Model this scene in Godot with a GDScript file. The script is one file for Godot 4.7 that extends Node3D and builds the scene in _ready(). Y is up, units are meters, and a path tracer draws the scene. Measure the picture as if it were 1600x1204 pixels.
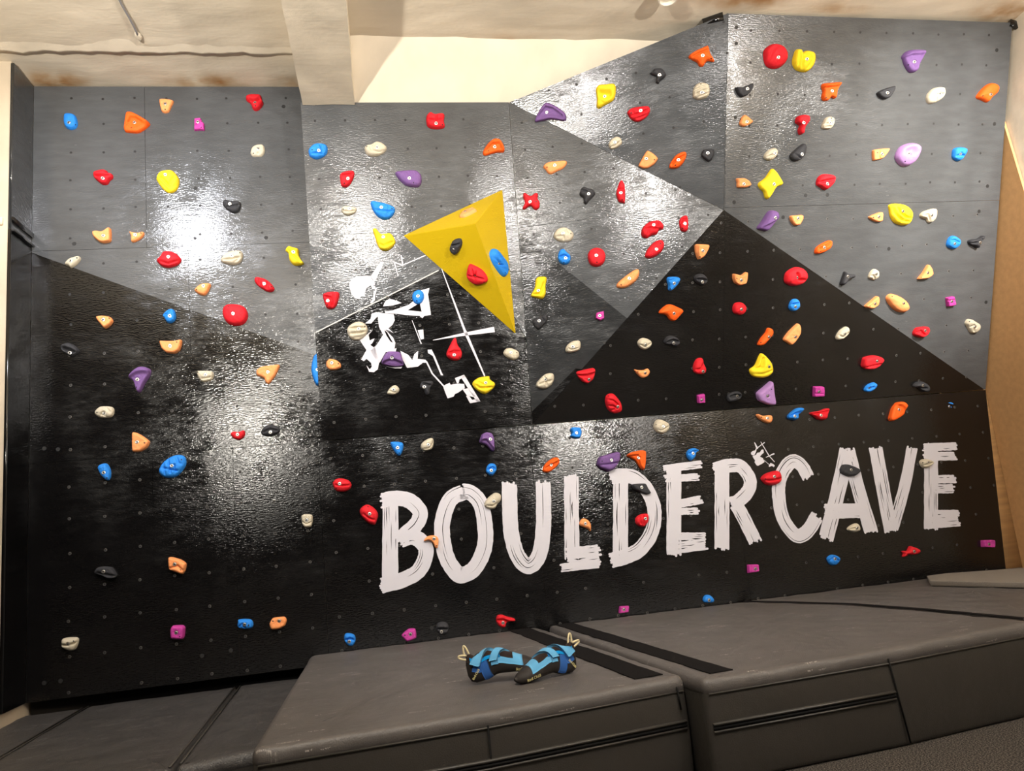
extends Node3D
# A bouldering wall in a low cellar: plywood panels, bolted holds, painted lettering, crash mats and a pair of climbing shoes.
# Units are metres. x runs along the wall to the right, y up, z out of the wall towards the camera; the floor is y = 0.

var M := {}
var PLANE := {}
var taken := {}
var bolt_mesh: ArrayMesh
var hole_mesh: ArrayMesh
const FLOOR_TO_HINGE := 1.5246

func _ready() -> void:
	# camera: 0.97 m above the floor, tilted up and rolled as the photograph is
	var cam := Camera3D.new()
	cam.name = "Camera"
	add_child(cam)
	cam.transform = Transform3D(Basis(Vector3(0.98271, -0.09648, 0.15802), Vector3(0.06646, 0.98043, 0.18530), Vector3(-0.17281, -0.17159, 0.96989)).orthonormalized(), Vector3(1.89484, 0.97229, 4.54113))
	cam.fov = 53.9493
	cam.near = 0.05
	cam.current = true
	# no sky is seen: a closed cellar lit by lamps out of view
	var env := Environment.new()
	env.background_mode = Environment.BG_COLOR
	env.background_color = Color(0.0, 0.0, 0.0)
	env.tonemap_mode = Environment.TONE_MAPPER_LINEAR
	env.tonemap_exposure = 1.22
	env.sdfgi_enabled = true
	env.ssao_enabled = true
	env.ssil_enabled = true
	var we := WorldEnvironment.new()
	we.name = "Environment"
	we.environment = env
	add_child(we)
	make_materials()
	lamp("unseen lamp above the camera, lighting the middle panel and ceiling", Vector3(1.85, 3.15, 3.6), Color(1.0, 0.98, 0.97), 2.4)  # out of view, placed for the middle panel's sheen and the beam's shadow
	lamp("unseen lamp out in front of the left panel, lighting it", Vector3(0.45, 3.58, 1.8), Color(0.95, 0.96, 1.0), 4.2, Vector3(0.85, 2.2, 0.0), 52.0)  # unseen, set where it gives the left panel its highlight
	lamp("unseen lamp in front of the grey triangle, lighting it", Vector3(3.35, 3.42, 3.6), Color(1.0, 0.98, 0.96), 4.6, Vector3(3.4, 1.3, 0.2), 42.0)  # out of view, placed for the glints on the grey triangle
	lamp("unseen lamp aimed at the right panel", Vector3(5.75, 3.15, 3.6), Color(1.0, 0.98, 0.95), 27.0, Vector3(5.42, 2.75, 0.57), 22.0)  # unseen, its narrow cone brightens the right panel
	lamp("added fill lamp behind the camera at left, aimed up at the ceiling", Vector3(0.3, 2.2, 5.0), Color(1.0, 0.97, 0.92), 25.0, Vector3(0.4, 3.8, 2.9), 55.0)  # added fill: brightens the ceiling and the light bounced off it
	lamp("added fill lamp behind the camera at right, aimed up at the ceiling", Vector3(4.4, 2.2, 5.0), Color(1.0, 0.97, 0.93), 13.0, Vector3(4.2, 3.8, 2.4), 62.0)  # second added fill, for the ceiling on the right
	lamp("unseen spot lamp aimed at the middle panel", Vector3(1.66, 3.42, 4.3), Color(1.0, 0.98, 0.94), 4.6, Vector3(2.25, 1.3, 0.1), 36.0)  # out of view, strengthens the middle panel's highlight
	lamp("added fill lamp on the right, over the big crash mats", Vector3(5.6, 3.05, 4.3), Color(1.0, 0.98, 0.96), 2.9)  # added fill for the right side: lower wall, mats and ceiling
	make_hardware()
	build_room()
	build_climbing_wall()
	build_volume()
	build_lettering()
	build_holds()
	build_mats()
	build_shoes()
	build_fittings()

# ------------------------------------------------------------------ small helpers
func numbered(called: String) -> String:
	if not taken.has(called):
		taken[called] = 0
		return called
	taken[called] += 1
	return "%s_%03d" % [called, taken[called]]

func tag(o: Node, label: String, category: String, group := "") -> void:
	o.set_meta("label", label)
	o.set_meta("category", category)
	if group != "":
		o.set_meta("group", group)

func thing(called: String, label: String, category: String, where: Transform3D, group := "") -> Node3D:
	var o := Node3D.new()
	o.name = numbered(called)
	add_child(o, true)
	o.transform = where
	tag(o, label, category, group)
	return o

func struct(called: String) -> Node3D:
	var o := Node3D.new()
	o.name = called
	o.set_meta("kind", "structure")
	add_child(o, true)
	return o

func part(called: String, mesh: Mesh, mat: Material, parent: Node, at := Transform3D.IDENTITY) -> MeshInstance3D:
	var m := MeshInstance3D.new()
	m.name = called
	m.mesh = mesh
	if mat:
		m.material_override = mat
	m.transform = at
	parent.add_child(m, true)
	return m

func begin() -> SurfaceTool:
	var st := SurfaceTool.new()
	st.begin(Mesh.PRIMITIVE_TRIANGLES)
	return st

# one triangle that faces the side n points to
func face(st: SurfaceTool, a: Vector3, b: Vector3, c: Vector3, n: Vector3) -> void:
	if (b - a).cross(c - a).dot(n) > 0.0:
		var t := b
		b = c
		c = t
	for p in [a, b, c]:
		st.set_normal(n)
		st.add_vertex(p)

func box_mesh(sz: Vector3, r := 0.004) -> ArrayMesh:
	return prism(PackedVector2Array([Vector2(-sz.x, -sz.z) / 2, Vector2(sz.x, -sz.z) / 2, Vector2(sz.x, sz.z) / 2, Vector2(-sz.x, sz.z) / 2]), -sz.y / 2, sz.y / 2, r, 1)

# a footprint in x, z pulled up from y0 to y1 with rounded top and bottom edges
func prism(foot: PackedVector2Array, y0: float, y1: float, r: float, steps := 4, corner := 0.0, bulge := 0.0) -> ArrayMesh:
	var poly := foot.duplicate()
	if corner > 0.0:
		poly = round_corners(poly, corner, 5)
	if not Geometry2D.is_polygon_clockwise(poly):
		poly.reverse()
	var rings := []
	for k in steps + 1:
		var a := PI / 2 * k / steps
		rings.append([y0 + r * (1 - sin(a)), r * (1 - cos(a))])
	rings.sort_custom(func(p, q): return p[0] < q[0])
	var all := []
	for p in rings:
		all.append(p)
	var mids := 4 if bulge > 0.0 else 0
	for k in mids:
		var t := (k + 1.0) / (mids + 1.0)
		all.append([lerpf(y0 + r, y1 - r, t), -bulge * sin(PI * t)])
	for k in range(rings.size() - 1, -1, -1):
		all.append([y1 - (rings[k][0] - y0), rings[k][1]])
	var st := begin()
	st.set_smooth_group(0)
	var n := poly.size()
	var loops := []
	for p in all:
		loops.append(inset(poly, p[1]))
	for k in range(all.size() - 1):
		for i in n:
			var j := (i + 1) % n
			var a := Vector3(loops[k][i].x, all[k][0], loops[k][i].y)
			var b := Vector3(loops[k][j].x, all[k][0], loops[k][j].y)
			var c := Vector3(loops[k + 1][j].x, all[k + 1][0], loops[k + 1][j].y)
			var d := Vector3(loops[k + 1][i].x, all[k + 1][0], loops[k + 1][i].y)
			quad(st, a, b, c, d)
	st.set_smooth_group(-1)
	for e in [[loops[0], all[0][0], Vector3.DOWN], [loops[-1], all[-1][0], Vector3.UP]]:
		var tri := Geometry2D.triangulate_polygon(e[0])
		for t in range(0, tri.size(), 3):
			var v := []
			for q in 3:
				v.append(Vector3(e[0][tri[t + q]].x, e[1], e[0][tri[t + q]].y))
			tri_facing(st, v[0], v[1], v[2], e[2])
	st.generate_normals()
	return st.commit()

# corners given anticlockwise as seen from outside
func quad(st: SurfaceTool, a: Vector3, b: Vector3, c: Vector3, d: Vector3) -> void:
	for p in [a, c, b, a, d, c]:
		st.add_vertex(p)

func tri_facing(st: SurfaceTool, a: Vector3, b: Vector3, c: Vector3, n: Vector3) -> void:
	if (b - a).cross(c - a).dot(n) > 0.0:
		for p in [a, c, b]:
			st.add_vertex(p)
	else:
		for p in [a, b, c]:
			st.add_vertex(p)

# every side of a clockwise loop moved inwards by d, vertex by vertex
func inset(poly: PackedVector2Array, d: float) -> PackedVector2Array:
	var out := PackedVector2Array()
	var n := poly.size()
	var sgn := 1.0 if Geometry2D.is_polygon_clockwise(poly) else -1.0
	for i in n:
		var e0 := (poly[i] - poly[(i + n - 1) % n]).normalized()
		var e1 := (poly[(i + 1) % n] - poly[i]).normalized()
		var n0 := Vector2(e0.y, -e0.x) * sgn
		var n1 := Vector2(e1.y, -e1.x) * sgn
		var m := (n0 + n1) / maxf(0.3, 1.0 + n0.dot(n1))
		out.append(poly[i] + m * d)
	return out

func round_corners(poly: PackedVector2Array, r: float, k: int) -> PackedVector2Array:
	var out := PackedVector2Array()
	var n := poly.size()
	for i in n:
		var p := poly[i]
		var a := (poly[(i + n - 1) % n] - p)
		var b := (poly[(i + 1) % n] - p)
		var ra := minf(r, a.length() * 0.45)
		var rb := minf(r, b.length() * 0.45)
		var pa := p + a.normalized() * ra
		var pb := p + b.normalized() * rb
		for s in k + 1:
			var t := float(s) / k
			out.append(pa.lerp(p, t).lerp(p.lerp(pb, t), t))
	return out

# a round bar along points
func tube(pts: PackedVector3Array, radius: float, sides := 8, flat := 1.0, up := Vector3.UP) -> ArrayMesh:
	var st := begin()
	st.set_smooth_group(0)
	var rings := []
	for i in pts.size():
		var t := (pts[mini(i + 1, pts.size() - 1)] - pts[maxi(i - 1, 0)]).normalized()
		var s := t.cross(up).normalized()
		if s.length() < 0.5:
			s = t.cross(Vector3.RIGHT).normalized()
		var u := s.cross(t)
		var ring := []
		for k in sides:
			var a := TAU * k / sides
			ring.append(pts[i] + s * cos(a) * radius + u * sin(a) * radius * flat)
		rings.append(ring)
	for i in range(pts.size() - 1):
		for k in sides:
			var j := (k + 1) % sides
			quad(st, rings[i][k], rings[i + 1][k], rings[i + 1][j], rings[i][j])
	for e in [0, pts.size() - 1]:
		for k in range(1, sides - 1):
			tri_facing(st, rings[e][0], rings[e][k], rings[e][k + 1], (pts[e] - pts[1 if e == 0 else e - 1]))
	st.generate_normals()
	return st.commit()

# a turned shape round y: points are (radius, height)
func lathe(prof: PackedVector2Array, sides := 20) -> ArrayMesh:
	var st := begin()
	for k in sides:
		var a0 := TAU * k / sides
		var a1 := TAU * (k + 1) / sides
		for i in range(prof.size() - 1):
			st.set_smooth_group(i)
			var p := prof[i]
			var q := prof[i + 1]
			quad(st, Vector3(cos(a0) * p.x, p.y, sin(a0) * p.x), Vector3(cos(a0) * q.x, q.y, sin(a0) * q.x), Vector3(cos(a1) * q.x, q.y, sin(a1) * q.x), Vector3(cos(a1) * p.x, p.y, sin(a1) * p.x))
	st.generate_normals()
	return st.commit()

# ------------------------------------------------------------------ materials
func noise(sd: int, freq: float, octaves := 4) -> FastNoiseLite:
	var n := FastNoiseLite.new()
	n.seed = sd
	n.noise_type = FastNoiseLite.TYPE_SIMPLEX_SMOOTH
	n.frequency = freq
	n.fractal_octaves = octaves
	return n

# a repeating grey picture of noise, w x h, drawn out sideways by stretch
func noise_image(sd: int, freq: float, w: int, h: int, octaves := 4, stretch := 1) -> Image:
	var im := noise(sd, freq, octaves).get_seamless_image(w / stretch, h)
	im.convert(Image.FORMAT_L8)
	if stretch > 1:
		im.resize(w, h, Image.INTERPOLATE_CUBIC)
	return im

func mixed(parts: Array, size: int, lo := 0.0, hi := 1.0) -> Image:
	var out := Image.create(size, size, false, Image.FORMAT_RGB8)
	var bytes := []
	for p in parts:
		bytes.append(p[0].get_data())
	var data := PackedByteArray()
	data.resize(size * size * 3)
	for i in size * size:
		var s := 0.0
		for k in parts.size():
			s += (bytes[k][i] / 255.0 - 0.5) * parts[k][1]
		var v := int(clampf(lerpf(lo, hi, 0.5 + s), 0, 1) * 255)
		data[i * 3] = v
		data[i * 3 + 1] = v
		data[i * 3 + 2] = v
	out.set_data(size, size, false, Image.FORMAT_RGB8, data)
	return out

func tex(im: Image) -> ImageTexture:
	return ImageTexture.create_from_image(im)

func normal_of(im: Image, strength: float) -> ImageTexture:
	var c := im.duplicate()
	c.convert(Image.FORMAT_RGBA8)
	c.bump_map_to_normal_map(strength)
	return tex(c)

func mat(called: String, color: Color, rough: float, spec := 0.5) -> StandardMaterial3D:
	var m := StandardMaterial3D.new()
	m.resource_name = called
	m.albedo_color = color
	m.roughness = rough
	m.metallic_specular = spec
	M[called] = m
	return m

func triplanar(m: StandardMaterial3D, scale: float) -> void:
	m.uv1_triplanar = true
	m.uv1_world_triplanar = true
	m.uv1_scale = Vector3.ONE * scale

func make_materials() -> void:
	# painted plywood: long horizontal grain under a rolled coat, gloss that varies in patches
	var grain := mixed([[noise_image(3, 0.17, 1024, 1024, 2, 4), 0.9], [noise_image(4, 0.24, 1024, 1024, 2), 0.5]], 1024)
	var patch := mixed([[noise_image(5, 0.008, 512, 512, 4), 0.7], [noise_image(6, 0.09, 512, 512, 3, 4), 0.5]], 512, 0.0, 1.0)
	var grain_n := normal_of(grain, 0.45)
	var gloss := tex(patch)
	var tone := tex(mixed([[noise_image(7, 0.004, 512, 512, 5), 0.6], [noise_image(8, 0.05, 512, 512, 3, 4), 0.4]], 512, 0.78, 1.0))
	for p in [["grey_paint", Color8(84, 86, 88)], ["dark_grey_paint", Color8(50, 51, 52)], ["black_paint", Color8(17, 16, 16)]]:
		var m := mat(p[0], p[1], 0.29, 0.55)
		m.albedo_texture = tone
		m.roughness_texture = gloss
		m.normal_enabled = true
		m.normal_texture = grain_n
		m.normal_scale = 1.0
		m.uv1_scale = Vector3(0.62, 0.62, 1)
	var ye := mat("yellow_paint", Color8(190, 160, 10), 0.42)
	ye.normal_enabled = true
	ye.normal_texture = normal_of(grain, 1.2)
	triplanar(ye, 0.8)
	mat("letter_white", Color8(198, 195, 201), 0.5)
	mat("paint_line", Color8(190, 186, 178), 0.5)
	# plaster
	var lump := mixed([[noise_image(11, 0.012, 1024, 1024, 5), 0.7], [noise_image(12, 0.03, 1024, 1024, 4, 8), 0.3], [noise_image(13, 0.2, 1024, 1024, 2), 0.15]], 1024)
	var pl := mat("plaster", Color8(244, 231, 208), 0.85, 0.3)
	pl.normal_enabled = true
	pl.normal_texture = normal_of(lump, 1.1)
	pl.albedo_texture = tex(mixed([[noise_image(14, 0.008, 512, 512, 4), 0.6]], 512, 0.86, 1.0))
	triplanar(pl, 0.8)
	var wc := pl.duplicate()
	wc.resource_name = "wall_cream"
	wc.albedo_color = Color8(204, 188, 164)
	M["wall_cream"] = wc
	var ps := pl.duplicate()
	ps.resource_name = "stained_plaster"
	ps.uv1_triplanar = false
	ps.uv1_scale = Vector3.ONE
	ps.albedo_texture = tex(stain_image())
	ps.normal_texture = normal_of(lump, 0.9)
	M["stained_plaster"] = ps
	var fl := mat("rubber_floor", Color8(104, 98, 92), 0.9, 0.3)
	fl.albedo_texture = tex(mixed([[noise_image(17, 0.16, 512, 512, 2), 2.2]], 512, 0.3, 1.0))
	triplanar(fl, 1.6)
	mat("dark_unseen_wall", Color8(66, 64, 62), 0.9, 0.2)  # for unseen walls, kept dark so the glossy panels reflect little
	mat("added_bounce_floor", Color8(112, 108, 104), 0.7, 0.4)
	var cb := mat("chipboard", Color8(226, 176, 120), 0.8, 0.3)
	cb.albedo_texture = tex(mixed([[noise_image(18, 0.03, 512, 512, 4), 0.25], [noise_image(19, 0.3, 512, 512, 2), 0.25]], 512, 0.72, 1.0))
	triplanar(cb, 1.2)
	var wd := mat("raw_wood", Color8(222, 180, 124), 0.7, 0.3)
	wd.albedo_texture = tex(mixed([[noise_image(20, 0.03, 512, 512, 4, 8), 0.8]], 512, 0.75, 1.0))
	triplanar(wd, 1.5)
	# mat covers
	var crease := mixed([[noise_image(21, 0.006, 1024, 1024, 4), 1.0], [noise_image(22, 0.35, 1024, 1024, 1), 0.12]], 1024)
	var cv := mat("mat_cover", Color8(250, 238, 230), 0.5, 0.5)
	cv.normal_enabled = true
	cv.normal_texture = normal_of(crease, 4.0)
	cv.albedo_texture = tex(chalk_image())
	triplanar(cv, 0.55)
	var mv := cv.duplicate()
	mv.resource_name = "thin_mat_cover"
	mv.albedo_color = Color8(188, 182, 178)
	mv.normal_texture = normal_of(crease, 9.0)
	M["thin_mat_cover"] = mv
	var sv := mat("mat_side", Color8(52, 49, 45), 0.42, 0.5)
	sv.normal_enabled = true
	sv.normal_texture = normal_of(crease, 3.0)
	triplanar(sv, 0.55)
	var vc := mat("velcro", Color8(26, 24, 24), 0.95, 0.2)
	vc.normal_enabled = true
	vc.normal_texture = normal_of(noise_image(24, 0.5, 256, 256, 1), 3.0)
	triplanar(vc, 3.0)
	mat("seam_thread", Color8(14, 13, 13), 0.8, 0.3)
	var sl := mat("foam_slab", Color8(150, 142, 132), 0.95, 0.2)
	sl.albedo_texture = tex(mixed([[noise_image(25, 0.3, 256, 256, 2), 0.6]], 256, 0.7, 1.0))
	triplanar(sl, 2.0)
	# resin holds
	var sand := normal_of(mixed([[noise_image(26, 0.3, 512, 512, 2), 0.5], [noise_image(27, 0.05, 512, 512, 3), 0.9]], 512), 2.2)
	for h in [["red", Color8(205, 24, 36)], ["orange", Color8(238, 92, 18)], ["peach", Color8(240, 152, 92)], ["yellow", Color8(236, 204, 34)], ["blue", Color8(36, 126, 214)], ["purple", Color8(112, 80, 134)], ["lilac", Color8(164, 124, 178)], ["magenta", Color8(184, 58, 144)], ["white", Color8(192, 182, 160)], ["black", Color8(48, 48, 51)]]:
		var m := mat("hold_" + h[0], h[1], 0.72, 0.4)
		m.normal_enabled = true
		m.normal_texture = sand
		triplanar(m, 6.0)
	var st := mat("steel", Color8(205, 202, 196), 0.32)
	st.metallic = 1.0
	mat("socket", Color8(18, 17, 16), 0.7)
	mat("nut_dark", Color8(40, 39, 38), 0.7)
	mat("old_steel", Color8(104, 99, 93), 0.6)
	mat("black_metal", Color8(30, 30, 32), 0.5)
	mat("white_plastic", Color8(232, 224, 208), 0.45)
	mat("cable_grey", Color8(150, 148, 150), 0.5)
	mat("trim_cream", Color8(214, 200, 176), 0.6)
	# shoes
	var ru := mat("shoe_rubber", Color8(38, 33, 30), 0.62, 0.4)
	ru.normal_enabled = true
	ru.normal_texture = sand
	triplanar(ru, 8.0)
	var fa := mat("shoe_blue", Color8(92, 156, 196), 0.9, 0.2)
	fa.rim_enabled = true
	fa.rim = 0.4
	fa.normal_enabled = true
	fa.normal_texture = normal_of(noise_image(30, 0.5, 256, 256, 1), 2.0)
	triplanar(fa, 10.0)
	var na := fa.duplicate()
	na.albedo_color = Color8(48, 92, 158)
	na.resource_name = "shoe_navy"
	M["shoe_navy"] = na
	var bb := fa.duplicate()
	bb.albedo_color = Color8(14, 132, 196)
	bb.resource_name = "shoe_bright"
	M["shoe_bright"] = bb
	var ln := fa.duplicate()
	ln.albedo_color = Color8(40, 32, 29)
	ln.resource_name = "shoe_lining"
	M["shoe_lining"] = ln
	mat("shoe_print", Color8(226, 214, 150), 0.6)
	mat("loop_cream", Color8(204, 190, 150), 0.8)

# plaster over the top of the wall: rust-brown damp marks along the wall's edge
func stain_image() -> Image:
	var w := 1024
	var h := 512
	var im := Image.create(w, h, false, Image.FORMAT_RGB8)
	var n := noise(31, 0.02, 4)
	var f := noise(32, 0.006, 4)
	# x is -1 .. 7 m along the wall, y is -0.5 .. 3.5 m out of it: [x, z, reach x, reach z, strength]
	var spots := [[0.1, 0.04, 0.16, 0.09, 0.9], [0.98, 0.03, 0.2, 0.07, 0.9], [1.5, 0.03, 0.12, 0.06, 0.6], [2.78, 0.3, 0.22, 0.2, 0.9], [4.12, 0.92, 0.22, 0.08, 1.0], [5.95, 0.86, 0.2, 0.09, 0.9], [4.75, 0.86, 0.16, 0.05, 0.5]]
	for y in h:
		for x in w:
			var px := -1.0 + 8.0 * x / w
			var pz := -0.5 + 4.0 * y / h
			var s := 0.0
			for q in spots:
				var dx: float = (px - q[0]) / q[2]
				var dz: float = (pz - q[1]) / q[3]
				s = maxf(s, q[4] * exp(-dx * dx - dz * dz) * (0.75 + 0.9 * n.get_noise_2d(x * 2, y * 2)))
			var t := 0.93 + 0.1 * f.get_noise_2d(x, y)
			im.set_pixel(x, y, Color(t, t, t).lerp(Color(0.6, 0.4, 0.2), clampf(s, 0, 1) * 0.75))
	return im

# mat covers: chalk dust in short scuffs
func chalk_image() -> Image:
	var w := 1024
	var im := Image.create(w, w, false, Image.FORMAT_RGB8)
	var f := noise(41, 0.008, 4)
	for y in range(0, w, 1):
		for x in range(0, w, 1):
			var t := 0.33 + 0.03 * f.get_noise_2d(x, y)
			im.set_pixel(x, y, Color(t, t, t))
	var r := RandomNumberGenerator.new()
	r.seed = 5
	for i in 150:
		var x := r.randi_range(10, w - 70)
		var y := r.randi_range(4, w - 12)
		var len := r.randi_range(3, 46)
		var k := r.randf_range(0.2, 0.8)
		var dy := r.randf_range(-0.12, 0.12)
		for s in len:
			if r.randf() < 0.55:
				var yy := y + int(dy * s)
				for e in r.randi_range(1, 3):
					im.set_pixel(x + s, yy + e, im.get_pixel(x + s, yy + e).lerp(Color(1.0, 1.0, 1.0), k))
	return im

# ------------------------------------------------------------------ the climbing wall
func plane(o: Vector3, u: Vector3, v: Vector3) -> Transform3D:
	u = u.normalized()
	v = (v - u * v.dot(u)).normalized()
	return Transform3D(Basis(u, v, u.cross(v)), o)

func through(a: Vector3, b: Vector3, c: Vector3, o: Vector3) -> Transform3D:
	var n := (b - a).cross(c - a).normalized()
	if n.z < 0.0:
		n = -n
	var u := Vector3.UP.cross(n).normalized()
	return Transform3D(Basis(u, n.cross(u), n), o)

func on(p: Transform3D, q: Vector3) -> Vector2:
	var l := p.affine_inverse() * q
	return Vector2(l.x, l.y)

# One plywood sheet 18 mm thick, front face in the plane; paint is a list of [polygon, material] laid over base.
func sheet(parent: Node3D, p: Transform3D, poly: PackedVector2Array, base: String, paint := []) -> void:
	var cut := inset(poly, 0.0009)
	var mesh := ArrayMesh.new()
	var mats := []
	var left := [cut]
	for q in paint:
		var got := []
		var rest := []
		for l in left:
			got.append_array(Geometry2D.intersect_polygons(l, q[0]))
			rest.append_array(Geometry2D.clip_polygons(l, q[0]))
		left = rest
		if got.size():
			add_faces(mesh, got)
			mats.append(M[q[1]])
	if left.size():
		add_faces(mesh, left)
		mats.append(M[base])
	var st := begin()
	var n := cut.size()
	var back := inset(poly, 0.0009)
	for i in n:
		var j := (i + 1) % n
		var a := Vector3(cut[i].x, cut[i].y, 0)
		var b := Vector3(cut[j].x, cut[j].y, 0)
		var e := cut[j] - cut[i]
		var outw := Vector3(e.y, -e.x, 0).normalized() * (-1.0 if Geometry2D.is_polygon_clockwise(cut) else 1.0)
		face(st, a, b, b - Vector3(0, 0, 0.018), outw)
		face(st, a, b - Vector3(0, 0, 0.018), a - Vector3(0, 0, 0.018), outw)
	var tri := Geometry2D.triangulate_polygon(back)
	for t in range(0, tri.size(), 3):
		face(st, Vector3(back[tri[t]].x, back[tri[t]].y, -0.018), Vector3(back[tri[t + 1]].x, back[tri[t + 1]].y, -0.018), Vector3(back[tri[t + 2]].x, back[tri[t + 2]].y, -0.018), Vector3.FORWARD)
	st.commit(mesh)
	mats.append(M["dark_grey_paint"])
	for k in mats.size():
		mesh.surface_set_material(k, mats[k])
	part("panel", mesh, null, parent, p)

func add_faces(mesh: ArrayMesh, polys: Array) -> void:
	var st := begin()
	for q in polys:
		var tri := Geometry2D.triangulate_polygon(q)
		for t in range(0, tri.size(), 3):
			var v := [q[tri[t]], q[tri[t + 1]], q[tri[t + 2]]]
			if (v[1] - v[0]).cross(v[2] - v[0]) > 0.0:
				v = [v[0], v[2], v[1]]
			for e in v:
				st.set_normal(Vector3(0, 0, 1))
				st.set_uv(e)
				st.add_vertex(Vector3(e.x, e.y, 0))
	st.generate_tangents()
	st.commit(mesh)

func rect(x0: float, y0: float, x1: float, y1: float) -> PackedVector2Array:
	return PackedVector2Array([Vector2(x0, y0), Vector2(x1, y0), Vector2(x1, y1), Vector2(x0, y1)])

func tiles(parent: Node3D, p: Transform3D, outline: PackedVector2Array, cells: Array, base: String, paint := []) -> void:
	for c in cells:
		for q in Geometry2D.intersect_polygons(outline, rect(c[0], c[1], c[2], c[3])):
			sheet(parent, p, q, base, paint)

# threaded bolt holes: a dull metal rim round a dark hole, laid out on the panel's grid
func nut_holes(parent: Node3D, p: Transform3D, spots: PackedVector2Array, r: float, rim: String, called: String) -> void:
	var a := begin()
	var b := begin()
	for s in spots:
		for k in 10:
			var t0 := TAU * k / 10
			var t1 := TAU * (k + 1) / 10
			var d0 := Vector3(cos(t0), sin(t0), 0)
			var d1 := Vector3(cos(t1), sin(t1), 0)
			var c := Vector3(s.x, s.y, 0.0)
			var z := Vector3(0, 0, 0.0012)
			var inner := r * 0.84
			face(a, c + d0 * r, c + d1 * r, c + d1 * inner + z, Vector3(0, 0, 1))
			face(a, c + d0 * r, c + d1 * inner + z, c + d0 * inner + z, Vector3(0, 0, 1))
			face(b, c + d0 * inner + z, c + d1 * inner + z, c + z * 0.3, Vector3(0, 0, 1))
	var mesh: ArrayMesh = a.commit()
	b.commit(mesh)
	mesh.surface_set_material(0, M[rim])
	mesh.surface_set_material(1, M["socket"])
	var o := part(called, mesh, null, parent, p)
	o.set_meta("kind", "stuff")

func grid(u0: float, v0: float, cols: int, rows: int, inside: PackedVector2Array, jit: RandomNumberGenerator, skip := 0.04) -> PackedVector2Array:
	var out := PackedVector2Array()
	for i in cols:
		for j in rows:
			var q := Vector2(u0 + 0.18 * i + jit.randf_range(-0.004, 0.004), v0 + 0.18 * j + jit.randf_range(-0.004, 0.004))
			if Geometry2D.is_point_in_polygon(q, inside) and jit.randf() > skip:
				out.append(q)
	return out

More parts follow.
